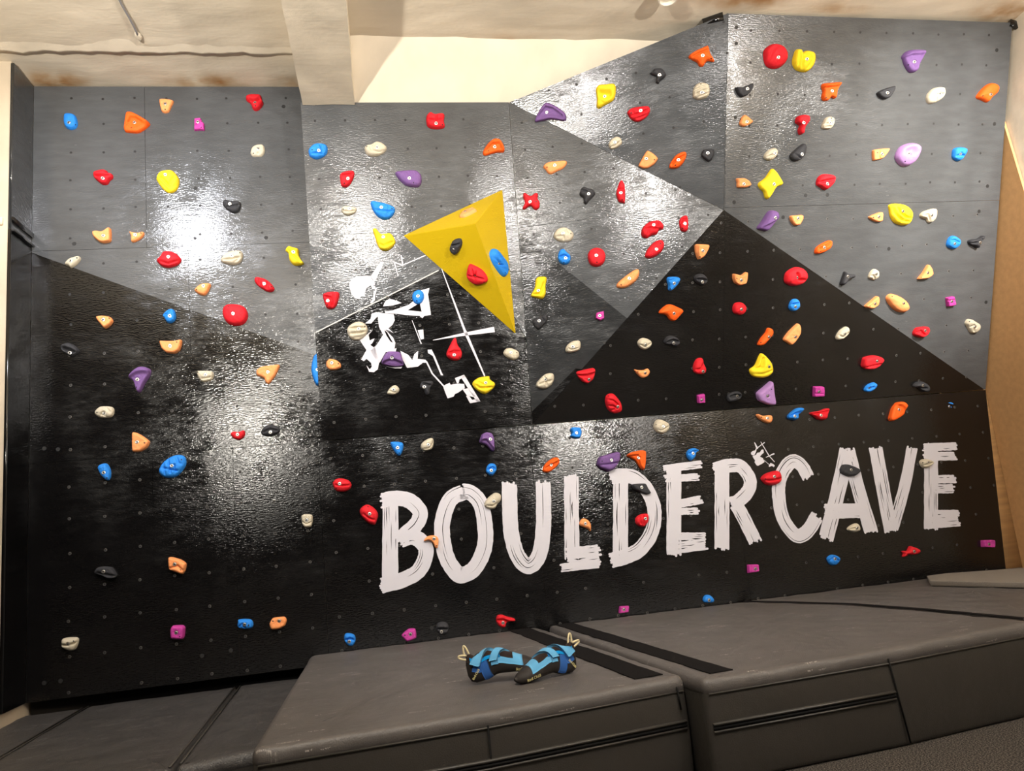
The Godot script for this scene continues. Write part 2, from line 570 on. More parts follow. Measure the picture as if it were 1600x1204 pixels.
func build_climbing_wall() -> void:
	var wall := struct("wall_back")
	var v1 := Vector3(2.8167, 3.5372, 0.2471)
	var v2 := Vector3(4.0674, 3.7707, 0.8175)
	var v3 := Vector3(4.0526, 2.7038, 0.4292)
	var v4 := Vector3(2.808, FLOOR_TO_HINGE, 0.0)
	PLANE["B"] = plane(Vector3.ZERO, Vector3.RIGHT, Vector3.UP)
	PLANE["C"] = plane(Vector3(0, FLOOR_TO_HINGE, 0), Vector3.RIGHT, Vector3(0, cos(deg_to_rad(7)), sin(deg_to_rad(7))))
	PLANE["E"] = plane(Vector3(0, FLOOR_TO_HINGE, 0), Vector3.RIGHT, Vector3(0, cos(deg_to_rad(20)), sin(deg_to_rad(20))))
	PLANE["F"] = through(v1, v2, v3, v3)
	PLANE["G"] = through(v1, v3, v4, v4)
	# left panel: upright, grey over black
	var b := PackedVector2Array([Vector2(-0.027, 0.27), Vector2(1.52, 0.27), Vector2(1.52, 1.523), Vector2(1.575, 1.523), Vector2(1.575, 3.797), Vector2(-0.027, 3.797)])
	var b_black := PackedVector2Array([Vector2(-0.2, 2.83), Vector2(0.023, 2.721), Vector2(1.60, 2.012), Vector2(1.60, 0), Vector2(-0.2, 0)])
	tiles(wall, PLANE["B"], b, [[-0.03, 0.2, 0.611, 1.521], [0.611, 0.2, 1.044, 1.521], [1.044, 0.2, 1.52, 1.521], [-0.03, 1.521, 0.829, 2.752], [0.829, 1.521, 1.58, 2.752], [-0.03, 2.752, 0.597, 3.9], [0.597, 2.752, 1.58, 3.9]], "grey_paint", [[b_black, "black_paint"]])
	# kick panels under the lettering: upright, black, cut on a slant at the right
	var d := PackedVector2Array([Vector2(1.52, 0.3), Vector2(5.866, 0.3), Vector2(5.995, 1.522), Vector2(1.52, 1.522)])
	tiles(wall, PLANE["B"], d, [[1.52, 0.2, 2.78, 1.6], [2.78, 0.2, 4.062, 1.6], [4.062, 0.2, 6.1, 1.6]], "black_paint")
	# middle panel leaning 7 degrees
	var c := PackedVector2Array([Vector2(1.545, 0.0), Vector2(2.808, 0.0), Vector2(2.817, 2.03), Vector2(1.545, 2.03)])
	var c_black := PackedVector2Array([Vector2(1.4, 0.572), Vector2(1.551, 0.639), Vector2(2.319, 0.988), Vector2(2.56, 1.1), Vector2(2.812, 0.53), Vector2(2.95, 0.3), Vector2(2.95, -0.1), Vector2(1.4, -0.1)])
	tiles(wall, PLANE["C"], c, [[1.5, -0.1, 2.9, 1.222], [1.5, 1.222, 2.9, 2.1]], "grey_paint", [[c_black, "black_paint"]])
	# tall right panel leaning 20 degrees, with the black triangle that runs down to the fold
	var e := PackedVector2Array([Vector2(4.0674, 2.388), Vector2(4.053, 1.255), Vector2(2.808, 0.0), Vector2(5.995, 0.0), Vector2(6.0, 2.366)])
	var e_black := PackedVector2Array([Vector2(2.7, -0.1), Vector2(2.7, 1.4), Vector2(4.0, 1.29), Vector2(4.053, 1.255), Vector2(5.995, -0.006), Vector2(6.1, -0.1)])
	tiles(wall, PLANE["E"], e, [[2.7, -0.1, 4.06, 2.5], [4.06, -0.1, 6.1, 1.268], [4.06, 1.268, 6.1, 2.5]], "grey_paint", [[e_black, "black_paint"]])
	var fp: Transform3D = PLANE["F"]
	sheet(wall, fp, PackedVector2Array([on(fp, v1), on(fp, v3), on(fp, v2)]), "grey_paint")
	var gp: Transform3D = PLANE["G"]
	var g := PackedVector2Array([on(gp, v1), on(gp, v4), on(gp, v3)])
	var g_dark := PackedVector2Array([Vector2(-0.3, 1.48), Vector2(0.096, 1.146), Vector2(0.633, 0.602), Vector2(0.9, 0.33), Vector2(0.5, -0.3), Vector2(-0.3, -0.3)])
	var g_black := PackedVector2Array([Vector2(0.012, 0.085), Vector2(0.30, 0.315), Vector2(0.36, 0.30), Vector2(0.2, -0.2), Vector2(-0.1, -0.2), Vector2(-0.02, 0.06)])
	tiles(wall, gp, g, [[-0.5, -0.2, 2.0, 1.228], [-0.5, 1.228, 2.0, 2.4]], "grey_paint", [[g_black, "black_paint"], [g_dark, "dark_grey_paint"]])
	# return panel at the far left, facing right, with a batten where its two halves meet
	var ap := plane(Vector3(-0.027, 0, 0.245), Vector3.FORWARD, Vector3.UP)
	var a_black := rect(-0.1, 0, 0.4, 2.79)
	tiles(wall, ap, rect(0, 0.27, 0.245, 3.79), [[0, 0.2, 0.3, 2.79], [0, 2.79, 0.3, 3.9]], "grey_paint", [[a_black, "black_paint"]])
	part("batten", box_mesh(Vector3(0.012, 0.03, 0.25), 0.002), M["black_paint"], wall, Transform3D(Basis.IDENTITY, Vector3(-0.021, 2.845, 0.122)))
	part("batten", box_mesh(Vector3(0.018, 0.012, 0.25), 0.002), M["dark_grey_paint"], wall, Transform3D(Basis.IDENTITY, Vector3(-0.018, 2.782, 0.122)))
	part("edge_strip", box_mesh(Vector3(0.016, 2.52, 0.02), 0.003), M["black_paint"], wall, Transform3D(Basis.IDENTITY, Vector3(-0.036, 1.53, 0.236)))
	part("edge_strip", box_mesh(Vector3(0.010, 1.0, 0.02), 0.003), M["dark_grey_paint"], wall, Transform3D(Basis.IDENTITY, Vector3(-0.033, 3.292, 0.236)))
	part("dark_gap_board", box_mesh(Vector3(6.0, 0.34, 0.018), 0.002), M["black_paint"], wall, Transform3D(Basis.IDENTITY, Vector3(2.97, 0.14, -0.075)))  # added black board that keeps the gap below the panels dark
	# thin light line along the painted slope, behind the climber figure
	var cp: Transform3D = PLANE["C"]
	part("paint_line", strip_mesh([PackedVector2Array([Vector2(1.55, 0.6395), Vector2(2.30, 0.98)])], 0.006, 0.0006), M["paint_line"], wall, cp)
	# concrete and raw boards behind
	part("masonry", box_mesh(Vector3(8.2, 4.2, 0.2), 0.01), M["plaster"], wall, Transform3D(Basis.IDENTITY, Vector3(2.4, 2.0, -0.22)))
	part("backing_board", box_mesh(Vector3(0.35, 1.9, 0.02), 0.002), M["raw_wood"], wall, Transform3D(Basis.IDENTITY, Vector3(5.84, 1.0, -0.032)))
	part("dark_gap_strip", box_mesh(Vector3(0.12, 0.06, 0.02), 0.002), M["black_paint"], wall, Transform3D(Basis(Vector3.UP, -0.5), Vector3(3.99, 3.765, 0.77)))  # this and the next: black strips in the dark gaps under the ceiling
	part("dark_gap_strip", box_mesh(Vector3(0.07, 0.05, 0.02), 0.002), M["black_paint"], wall, Transform3D(Basis(Vector3.BACK, -0.3), Vector3(6.02, 3.74, 0.80)))
	# bolt holes on the 18 cm grid
	var rng := RandomNumberGenerator.new()
	rng.seed = 11
	for zone in [[0.297, 0.478, 0.659, 0.837, 1.018, 1.199, 1.380, 1.585, 1.765, 1.945, 2.125], [2.305, 2.485, 2.665, 2.826, 3.006, 3.186, 3.366, 3.546, 3.716]]:
		var spots := PackedVector2Array()
		for v in zone:
			for i in 8:
				if rng.randf() > 0.04:
					spots.append(Vector2(0.18 * (i + 1) + rng.randf_range(-0.004, 0.004), v + rng.randf_range(-0.004, 0.004)))
		nut_holes(wall, PLANE["B"], spots, 0.0082, "old_steel" if zone[0] < 1.0 else "nut_dark", "bolt_holes")
	nut_holes(wall, PLANE["B"], grid(1.59, 0.338, 25, 7, d, rng, 0.1), 0.0082, "old_steel", "bolt_holes")
	nut_holes(wall, PLANE["C"], grid(1.623, 0.105, 7, 7, rect(1.5, 0, 2.79, 1.2), rng), 0.0082, "old_steel", "bolt_holes")
	nut_holes(wall, PLANE["C"], grid(1.623, 1.38, 7, 4, rect(1.5, 0, 2.79, 2.0), rng), 0.0082, "nut_dark", "bolt_holes")
	nut_holes(wall, PLANE["E"], grid(4.2136, 1.391, 10, 6, e, rng), 0.0082, "nut_dark", "bolt_holes")
	nut_holes(wall, PLANE["E"], grid(2.9536, 0.10, 17, 7, e, rng), 0.0082, "old_steel", "bolt_holes")
	nut_holes(wall, fp, grid(-1.5, 0.0, 10, 7, PackedVector2Array([on(fp, v1), on(fp, v3), on(fp, v2)]), rng, 0.2), 0.0082, "nut_dark", "bolt_holes")
	nut_holes(wall, gp, grid(0.13, 0.09, 10, 12, g, rng, 0.25), 0.0082, "nut_dark", "bolt_holes")
	# larger countersunk screws near the sheets' edges
	var scr := PackedVector2Array()
	for q in [[0.2, 2.79], [0.36, 2.80], [0.70, 3.66], [0.88, 3.12], [0.87, 2.80], [1.28, 2.79], [1.42, 3.66], [1.47, 2.6], [1.46, 1.62], [0.05, 1.60], [0.12, 1.59], [0.06, 0.36], [0.14, 0.36], [0.85, 0.40], [1.0, 0.41], [1.3, 1.58], [1.47, 1.46], [1.55, 1.40], [1.55, 1.45], [1.6, 1.38], [1.62, 0.36], [2.1, 0.40], [2.8, 1.4], [3.2, 1.46], [3.6, 1.48]]:
		scr.append(Vector2(q[0], q[1]))
	nut_holes(wall, PLANE["B"], scr, 0.012, "dark_grey_paint", "screws")
	var sce := PackedVector2Array()
	for q in [[4.12, 2.31], [4.12, 2.22], [4.12, 1.80], [4.12, 1.3], [4.6, 1.33], [4.75, 1.33], [5.9, 2.2], [5.92, 1.75], [5.9, 1.36], [5.85, 1.2], [5.95, 0.6], [5.2, 0.98], [4.45, 1.2], [4.1, 0.1]]:
		sce.append(Vector2(q[0], q[1]))
	nut_holes(wall, PLANE["E"], sce, 0.012, "dark_grey_paint", "screws")

# flat strips of one width along polylines in the plane
func strip_mesh(lines: Array, width: float, z: float) -> ArrayMesh:
	var st := begin()
	for l in lines:
		for i in range(l.size() - 1):
			var t: Vector2 = (l[i + 1] - l[i]).normalized()
			var s := Vector2(-t.y, t.x) * width / 2
			var v := [l[i] - s, l[i + 1] - s, l[i + 1] + s, l[i] + s]
			slab_poly(st, PackedVector2Array(v), z)
	return st.commit()

# a flat polygon of thickness z standing on the plane
func slab_poly(st: SurfaceTool, poly: PackedVector2Array, z: float) -> void:
	var tri := Geometry2D.triangulate_polygon(poly)
	for t in range(0, tri.size(), 3):
		face(st, v3(poly[tri[t]], z), v3(poly[tri[t + 1]], z), v3(poly[tri[t + 2]], z), Vector3(0, 0, 1))
	var sgn := -1.0 if Geometry2D.is_polygon_clockwise(poly) else 1.0
	for i in poly.size():
		var p := poly[i]
		var q := poly[(i + 1) % poly.size()]
		var outw := Vector3(q.y - p.y, p.x - q.x, 0).normalized() * sgn
		face(st, v3(p, 0), v3(q, 0), v3(q, z), outw)
		face(st, v3(p, 0), v3(q, z), v3(p, z), outw)

func v3(p: Vector2, z: float) -> Vector3:
	return Vector3(p.x, p.y, z)

# ------------------------------------------------------------------ room
func rough_box(lo: Vector3, hi: Vector3, amp: float, cell: float, sd: int) -> ArrayMesh:
	var n := noise(sd, 1.6, 4)
	var st := begin()
	st.set_smooth_group(0)
	var sz := hi - lo
	for ax in 3:
		var b := (ax + 1) % 3
		var c := (ax + 2) % 3
		var nb := maxi(1, int(sz[b] / cell))
		var nc := maxi(1, int(sz[c] / cell))
		for side in 2:
			st.set_smooth_group(ax * 2 + side)
			for i in nb:
				for j in nc:
					var q := []
					for k in [[0, 0], [1, 0], [1, 1], [0, 1]]:
						var p := Vector3.ZERO
						p[ax] = hi[ax] if side else lo[ax]
						p[b] = lo[b] + sz[b] * (i + k[0]) / nb
						p[c] = lo[c] + sz[c] * (j + k[1]) / nc
						p += Vector3(n.get_noise_3dv(p * 2.0), n.get_noise_3dv(p * 2.0 + Vector3(50, 0, 0)), n.get_noise_3dv(p * 2.0 + Vector3(0, 50, 0))) * amp
						q.append(p)
					if side:
						quad(st, q[0], q[1], q[2], q[3])
					else:
						quad(st, q[3], q[2], q[1], q[0])
	st.generate_normals()
	return st.commit()

func build_room() -> void:
	var fl := struct("floor")
	part("rubber", box_mesh(Vector3(10.6, 0.2, 3.4), 0.004), M["rubber_floor"], fl, Transform3D(Basis.IDENTITY, Vector3(1.2, -0.125, 1.3)))
	part("added_bounce_floor", box_mesh(Vector3(10.6, 0.2, 5.8), 0.004), M["added_bounce_floor"], fl, Transform3D(Basis.IDENTITY, Vector3(1.2, -0.127, 5.9)))  # added floor out of view; its tone sets the bounced light
	var wl := struct("wall_left")
	part("pier", rough_box(Vector3(-4.0, 0, -0.15), Vector3(-0.044, 3.9, 0.238), 0.004, 0.12, 61), M["wall_cream"], wl)
	part("masonry", box_mesh(Vector3(0.2, 4.1, 9.0), 0.01), M["dark_unseen_wall"], wl, Transform3D(Basis.IDENTITY, Vector3(-4.0, 1.95, 4.2)))  # out of view, dark so the left panel mirrors little light
	part("ledge", box_mesh(Vector3(3.6, 0.045, 0.018), 0.004), M["trim_cream"], wl, Transform3D(Basis.IDENTITY, Vector3(-1.87, 2.835, 0.245)))
	var wr := struct("wall_right")
	part("masonry", rough_box(Vector3(6.035, 0, -0.2), Vector3(6.25, 4.0, 3.0), 0.006, 0.12, 62), M["plaster"], wr)
	part("masonry", box_mesh(Vector3(0.2, 4.1, 5.8), 0.01), M["plaster"], wr, Transform3D(Basis.IDENTITY, Vector3(6.14, 1.95, 5.8)))
	part("chipboard", prism_x(PackedVector2Array([Vector2(-0.02, 0.2), Vector2(0.62, 0.2), Vector2(0.612, 2.7), Vector2(0.575, 3.2), Vector2(-0.02, 3.35)]), 6.012, 6.03), M["chipboard"], wr)
	var wf := struct("wall_front")
	part("masonry", box_mesh(Vector3(10.6, 4.1, 0.2), 0.01), M["dark_unseen_wall"], wf, Transform3D(Basis.IDENTITY, Vector3(1.2, 1.95, 8.5)))  # unseen wall behind the camera, darkened for the panels' reflections
	# ceiling: slab, a downstand beam over the panels' joint, a sloped haunch behind the leaning panels
	var ce := struct("ceiling")
	part("slab", ceiling_slab(-4.05, 1.66, 3.802), M["stained_plaster"], ce)
	part("slab", ceiling_slab(1.66, 6.3, 3.778), M["stained_plaster"], ce)
	part("beam", rough_box(Vector3(1.556, 3.524, 0.25), Vector3(1.862, 3.83, 8.4), 0.007, 0.06, 64), M["plaster"], ce)
	part("beam", rough_box(Vector3(-3.95, 3.5, 5.4), Vector3(6.1, 3.83, 5.8), 0.006, 0.15, 65), M["plaster"], ce)
	part("haunch", prism_x(PackedVector2Array([Vector2(-0.15, 3.537), Vector2(0.235, 3.537), Vector2(0.55, 3.79), Vector2(0.55, 3.83), Vector2(-0.15, 3.83)]), 1.85, 6.1), M["plaster"], ce)
	# a ragged lip where two coats of plaster meet
	var lip := begin()
	lip.set_smooth_group(0)
	var ln := noise(66, 1.3, 4)
	var last := []
	for i in 61:
		var x := -0.75 + 2.3 * i / 60.0
		var z := 0.335 + 0.028 * ln.get_noise_1d(x * 3.0) + 0.01 * ln.get_noise_1d(x * 17.0 + 9.0)
		var hgt := 0.006 + 0.009 * absf(ln.get_noise_1d(x * 5.0 + 40.0))
		if x > 1.35:
			hgt *= (1.56 - x) / 0.22
		var row := [Vector3(x, 3.81, z - 0.004), Vector3(x, 3.802 - hgt, z), Vector3(x, 3.802 - hgt * 0.7, z + 0.02), Vector3(x, 3.81, z + 0.11)]
		if last.size():
			for k in 3:
				quad(lip, last[k], row[k], row[k + 1], last[k + 1])
		last = row
	lip.generate_normals()
	part("plaster_lip", lip.commit(), M["plaster"], ce)

func ceiling_slab(x0: float, x1: float, y: float) -> ArrayMesh:
	var n := noise(63, 1.2, 4)
	var st := begin()
	st.set_smooth_group(0)
	var nx := int((x1 - x0) / 0.09)
	var zs := []
	for k in 45:
		zs.append(-0.3 + 0.05 * k)
	zs.append(8.6)
	var at := func(i: int, k: int) -> Vector3:
		var x := lerpf(x0, x1, float(i) / nx)
		return Vector3(x, y + 0.008 * n.get_noise_2d(x * 2.5, zs[k] * 6.0) + 0.003, zs[k])
	for i in nx:
		for k in zs.size() - 1:
			var v := [at.call(i, k), at.call(i, k + 1), at.call(i + 1, k + 1), at.call(i + 1, k)]
			for e in [[0, 2, 1], [0, 3, 2]]:
				for q in [e[0], e[2], e[1]]:
					var p: Vector3 = v[q]
					st.set_uv(Vector2((p.x + 1.0) / 8.0, (p.z + 0.5) / 4.0))
					st.add_vertex(p)
	st.generate_normals()
	st.generate_tangents()
	var mesh: ArrayMesh = st.commit()
	var top := begin()
	var a := Vector3(x0, y + 0.2, -0.3)
	var b := Vector3(x1, y + 0.2, -0.3)
	var c := Vector3(x1, y + 0.2, 8.6)
	var d := Vector3(x0, y + 0.2, 8.6)
	for e in [a, b, c, a, c, d]:
		top.set_uv(Vector2.ZERO)
		top.set_normal(Vector3.UP)
		top.add_vertex(e)
	top.commit(mesh)
	return mesh

# a profile in z, y drawn out along x
func prism_x(prof: PackedVector2Array, x0: float, x1: float) -> ArrayMesh:
	var st := begin()
	var tri := Geometry2D.triangulate_polygon(prof)
	for e in [[x0, Vector3.LEFT], [x1, Vector3.RIGHT]]:
		for t in range(0, tri.size(), 3):
			face(st, Vector3(e[0], prof[tri[t]].y, prof[tri[t]].x), Vector3(e[0], prof[tri[t + 1]].y, prof[tri[t + 1]].x), Vector3(e[0], prof[tri[t + 2]].y, prof[tri[t + 2]].x), e[1])
	var sgn := -1.0 if Geometry2D.is_polygon_clockwise(prof) else 1.0
	for i in prof.size():
		var p := prof[i]
		var q := prof[(i + 1) % prof.size()]
		var outw := Vector3(0, p.x - q.x, q.y - p.y).normalized() * sgn
		face(st, Vector3(x0, p.y, p.x), Vector3(x0, q.y, q.x), Vector3(x1, q.y, q.x), outw)
		face(st, Vector3(x0, p.y, p.x), Vector3(x1, q.y, q.x), Vector3(x1, p.y, p.x), outw)
	return st.commit()

# ------------------------------------------------------------------ holds
# state of the hold being shaped (metres, in the panel's plane, bolt at the origin)
var h_out := PackedVector2Array()
var h_feat := []
var h_high := 0.0
var h_bevel := 0.01
var h_tilt := Vector2.ZERO
var h_noise: FastNoiseLite

func smooth_loop(pts: PackedVector2Array, n: int, pull: float) -> PackedVector2Array:
	var c := PackedVector2Array()
	var m := pts.size()
	for i in m:
		var p0 := pts[(i + m - 1) % m]
		var p1 := pts[i]
		var p2 := pts[(i + 1) % m]
		var p3 := pts[(i + 2) % m]
		for k in 8:
			var t := k / 8.0
			var a := p1.cubic_interpolate(p2, p0, p3, t)
			c.append(p1.lerp(p2, t).lerp(a, pull))
	# even spacing
	var total := 0.0
	for i in c.size():
		total += c[i].distance_to(c[(i + 1) % c.size()])
	var out := PackedVector2Array()
	var want := 0.0
	var run := 0.0
	for i in c.size():
		var d := c[i].distance_to(c[(i + 1) % c.size()])
		while want < run + d and out.size() < n:
			out.append(c[i].lerp(c[(i + 1) % c.size()], (want - run) / maxf(d, 1e-6)))
			want += total / n
		run += d
	return out

func edge_distance(p: Vector2) -> float:
	var best := 1e9
	var n := h_out.size()
	for i in n:
		var q := Geometry2D.get_closest_point_to_segment(p, h_out[i], h_out[(i + 1) % n])
		best = minf(best, q.distance_squared_to(p))
	return sqrt(best)

func hold_height(p: Vector2, d: float) -> float:
	var x := clampf(d / h_bevel, 0.0, 1.0)
	var z := h_high * (0.22 * minf(1.0, x * 6.0) + 0.78 * sqrt(1.0 - (1.0 - x) * (1.0 - x)))
	z *= 1.0 + clampf(p.dot(h_tilt), -0.3, 0.3)
	for f in h_feat:
		var best := 1e9
		var side := 1.0
		var pts: PackedVector2Array = f[3]
		for i in range(maxi(1, pts.size() - 1)):
			var a := pts[i]
			var b := pts[mini(i + 1, pts.size() - 1)]
			var q := Geometry2D.get_closest_point_to_segment(p, a, b)
			var e := q.distance_squared_to(p)
			if e < best:
				best = e
				side = signf((b - a).cross(p - a))
		best = sqrt(best)
		if f[0] == "g":
			z -= f[2] * exp(-(best / f[1]) * (best / f[1])) * minf(1.0, x * 2.0)
		else:
			z += f[2] * 0.5 * clampf(side * best / f[1] * 2.0, -1, 1) * minf(1.0, x * 2.0)
	z += h_noise.get_noise_2d(p.x * 1000, p.y * 1000) * 0.0022 * minf(1.0, x * 2.0)
	return maxf(z, 0.004 * minf(1.0, x * 4.0))

# color, panel, bolt position in the panel (mm), height (mm), style (d dome, f flat-topped, q square), outline round the bolt (mm), second screw hole (mm), features, label
func hold(color: String, panel: String, bu: float, bv: float, high: float, style: String, outline: Array, screw: Array, feats: Array, label: String) -> void:
	var frame: Transform3D = PLANE[panel]
	var at := frame * Transform3D(Basis.IDENTITY, Vector3(bu, bv, 0) * 0.001)
	var o := thing("climbing_hold", label, "climbing hold", at, {"peach": "peach", "white": "bone-coloured", "lilac": "light purple"}.get(color, color) + " climbing holds")
	var raw := PackedVector2Array()
	for i in range(0, outline.size(), 2):
		raw.append(Vector2(outline[i], outline[i + 1]) * 0.001)
	if not Geometry2D.is_polygon_clockwise(raw):
		raw.reverse()
	raw.reverse()
	h_out = smooth_loop(raw, 52, {"d": 1.0, "f": 0.55, "q": 0.1}[style])
	var c := Vector2.ZERO
	for p in h_out:
		c += p / h_out.size()
	var inr := maxf(edge_distance(c), 0.008)
	h_bevel = {"d": inr * 1.05, "f": maxf(0.007, inr * 0.42), "q": 0.006}[style]
	h_high = high * 0.001
	var sd := int(absf(bu * 7.3 + bv * 3.1))
	h_tilt = Vector2.from_angle(sd % 628 / 100.0) * (2.0 if style != "q" else 0.0)
	h_noise = FastNoiseLite.new()
	h_noise.seed = sd
	h_noise.frequency = 0.035
	h_noise.fractal_octaves = 3
	h_feat = []
	for f in feats:
		var pts := PackedVector2Array()
		for i in range(3, f.size(), 2):
			pts.append(Vector2(f[i], f[i + 1]) * 0.001)
		h_feat.append([f[0], f[1] * 0.00085, f[2] * 0.0017, pts])
	# body: rings from the counterbore round the bolt out to the edge
	var n := h_out.size()
	var zc := hold_height(Vector2.ZERO, edge_distance(Vector2.ZERO))
	var dish := minf(0.004, zc * 0.3)
	var fr := [0.0, 0.06, 0.13, 0.21, 0.30, 0.39, 0.48, 0.57, 0.66, 0.75, 0.83, 0.90, 0.955, 0.985, 1.0]
	var rings := []
	for k in fr.size() + 2:
		var row := []
		for i in n:
			var l := h_out[i].length()
			var dir := h_out[i] / maxf(l, 1e-5)
			var r := minf(0.0105, l * 0.5)
			if k == 1:
				r = minf(0.0125, l * 0.6)
			elif k >= 2:
				r = lerpf(minf(0.0125, l * 0.6), l, fr[k - 2])
			var p := dir * r
			var z := 0.0
			if k < fr.size() + 1:
				z = hold_height(p, edge_distance(p))
			if k == 0:
				z = zc - dish
			elif k == fr.size() + 1:
				z = -0.001
			row.append(Vector3(p.x, p.y, z))
		if k != 2:
			rings.append(row)
	var st := begin()
	st.set_smooth_group(0)
	for i in n:
		var j := (i + 1) % n
		tri_facing(st, Vector3(0, 0, zc - dish), rings[0][i], rings[0][j], Vector3(0, 0, 1))
		for k in range(rings.size() - 1):
			quad(st, rings[k][i], rings[k + 1][i], rings[k + 1][j], rings[k][j])
	st.generate_normals()
	part("body", st.commit(), M["hold_" + color], o)
	part("bolt", bolt_mesh, null, o, Transform3D(Basis.IDENTITY, Vector3(0, 0, zc - dish)))
	if screw.size():
		var p := Vector2(screw[0], screw[1]) * 0.001
		var e := 0.003
		var z := hold_height(p, edge_distance(p))
		var zx := hold_height(p + Vector2(e, 0), edge_distance(p + Vector2(e, 0)))
		var zy := hold_height(p + Vector2(0, e), edge_distance(p + Vector2(0, e)))
		var up := Vector3(-(zx - z) / e, -(zy - z) / e, 1).normalized()
		var s := Vector3(0, 1, 0).cross(up).normalized()
		part("screw_hole", hole_mesh, M["socket"], o, Transform3D(Basis(s, up.cross(s), up), Vector3(p.x, p.y, z)))

func make_hardware() -> void:
	# hexagon socket bolt seen end-on: steel washer and head round a dark socket
	var a := begin()
	var b := begin()
	var prof := [[0.0098, 0.0], [0.0098, 0.0014], [0.0078, 0.0018], [0.0074, 0.0042], [0.0066, 0.0048], [0.0040, 0.0046]]
	for k in 18:
		var t0 := TAU * k / 18
		var t1 := TAU * (k + 1) / 18
		for i in range(prof.size() - 1):
			a.set_smooth_group(i)
			var p: Array = prof[i]
			var q: Array = prof[i + 1]
			quad(a, Vector3(cos(t0) * p[0], sin(t0) * p[0], p[1]), Vector3(cos(t1) * p[0], sin(t1) * p[0], p[1]), Vector3(cos(t1) * q[0], sin(t1) * q[0], q[1]), Vector3(cos(t0) * q[0], sin(t0) * q[0], q[1]))
	for k in 6:
		var t0 := TAU * k / 6
		var t1 := TAU * (k + 1) / 6
		var p0 := Vector3(cos(t0), sin(t0), 0) * 0.0042
		var p1 := Vector3(cos(t1), sin(t1), 0) * 0.0042
		face(b, p0 + Vector3(0, 0, 0.0046), p1 + Vector3(0, 0, 0.0046), Vector3(0, 0, 0.0015), Vector3(0, 0, 1))
	a.generate_normals()
	bolt_mesh = a.commit()
	b.commit(bolt_mesh)
	bolt_mesh.surface_set_material(0, M["steel"])
	bolt_mesh.surface_set_material(1, M["socket"])
	var h := begin()
	for k in 10:
		var t0 := TAU * k / 10
		var t1 := TAU * (k + 1) / 10
		face(h, Vector3(cos(t0), sin(t0), 0) * 0.0042, Vector3(cos(t1), sin(t1), 0) * 0.0042, Vector3(0, 0, 0.0012), Vector3(0, 0, 1))
	hole_mesh = h.commit()

# ------------------------------------------------------------------ yellow pyramid
func build_volume() -> void:
	var a := Vector3(2.1004, 2.7166, 0.1464)
	var b := Vector3(2.733, 2.9855, 0.1794)
	var c := Vector3(2.7472, 2.0824, 0.0685)
	var p := Vector3(2.5073, 2.6753, 0.4032)
	PLANE["VL"] = through(a, p, c, a)
	PLANE["VR"] = through(p, b, c, c)
	PLANE["VT"] = through(a, b, p, a)
	var o := thing("climbing_volume", "yellow painted plywood pyramid bolted to the middle panel", "climbing volume", Transform3D(Basis.IDENTITY, a))
	for f in [[a, p, c], [p, b, c], [a, b, p]]:
		var st := begin()
		var m: Vector3 = (f[0] + f[1] + f[2]) / 3.0
		var nrm: Vector3 = (f[1] - f[0]).cross(f[2] - f[0]).normalized()
		if nrm.z < 0.0:
			nrm = -nrm
		# a board with a slim bevel along every edge
		var inn := []
		for q in f:
			inn.append(q.lerp(m, 0.02) - a)
		var back := []
		for q in f:
			back.append(q.lerp(m, 0.005) - nrm * 0.003 - a)
		face(st, inn[0], inn[1], inn[2], nrm)
		for i in 3:
			var j := (i + 1) % 3
			var outw: Vector3 = (inn[i] + inn[j]) * 0.5 + a - m
			face(st, inn[i], inn[j], back[j], (nrm + outw.normalized() * 0.4).normalized())
			face(st, inn[i], back[j], back[i], (nrm + outw.normalized() * 0.4).normalized())
		face(st, back[0], back[1], back[2], -nrm)
		part("panel", st.commit(), M["yellow_paint"], o)
	var screws := begin()
	for q in [[PLANE["VL"], 0.06, 0.02], [PLANE["VL"], 0.30, -0.12], [PLANE["VL"], 0.62, -0.52], [PLANE["VR"], 0.0, 0.75], [PLANE["VR"], -0.05, 0.4]]:
		var f: Transform3D = q[0]
		var w := f * Vector3(q[1], q[2], 0.0006) - a
		for k in 8:
			face(screws, w + f.basis.x * cos(TAU * k / 8) * 0.005 + f.basis.y * sin(TAU * k / 8) * 0.005, w + f.basis.x * cos(TAU * (k + 1) / 8) * 0.005 + f.basis.y * sin(TAU * (k + 1) / 8) * 0.005, w + f.basis.z * 0.001, f.basis.z)
	var sc := part("screws", screws.commit(), M["socket"], o)
	sc.set_meta("kind", "stuff")

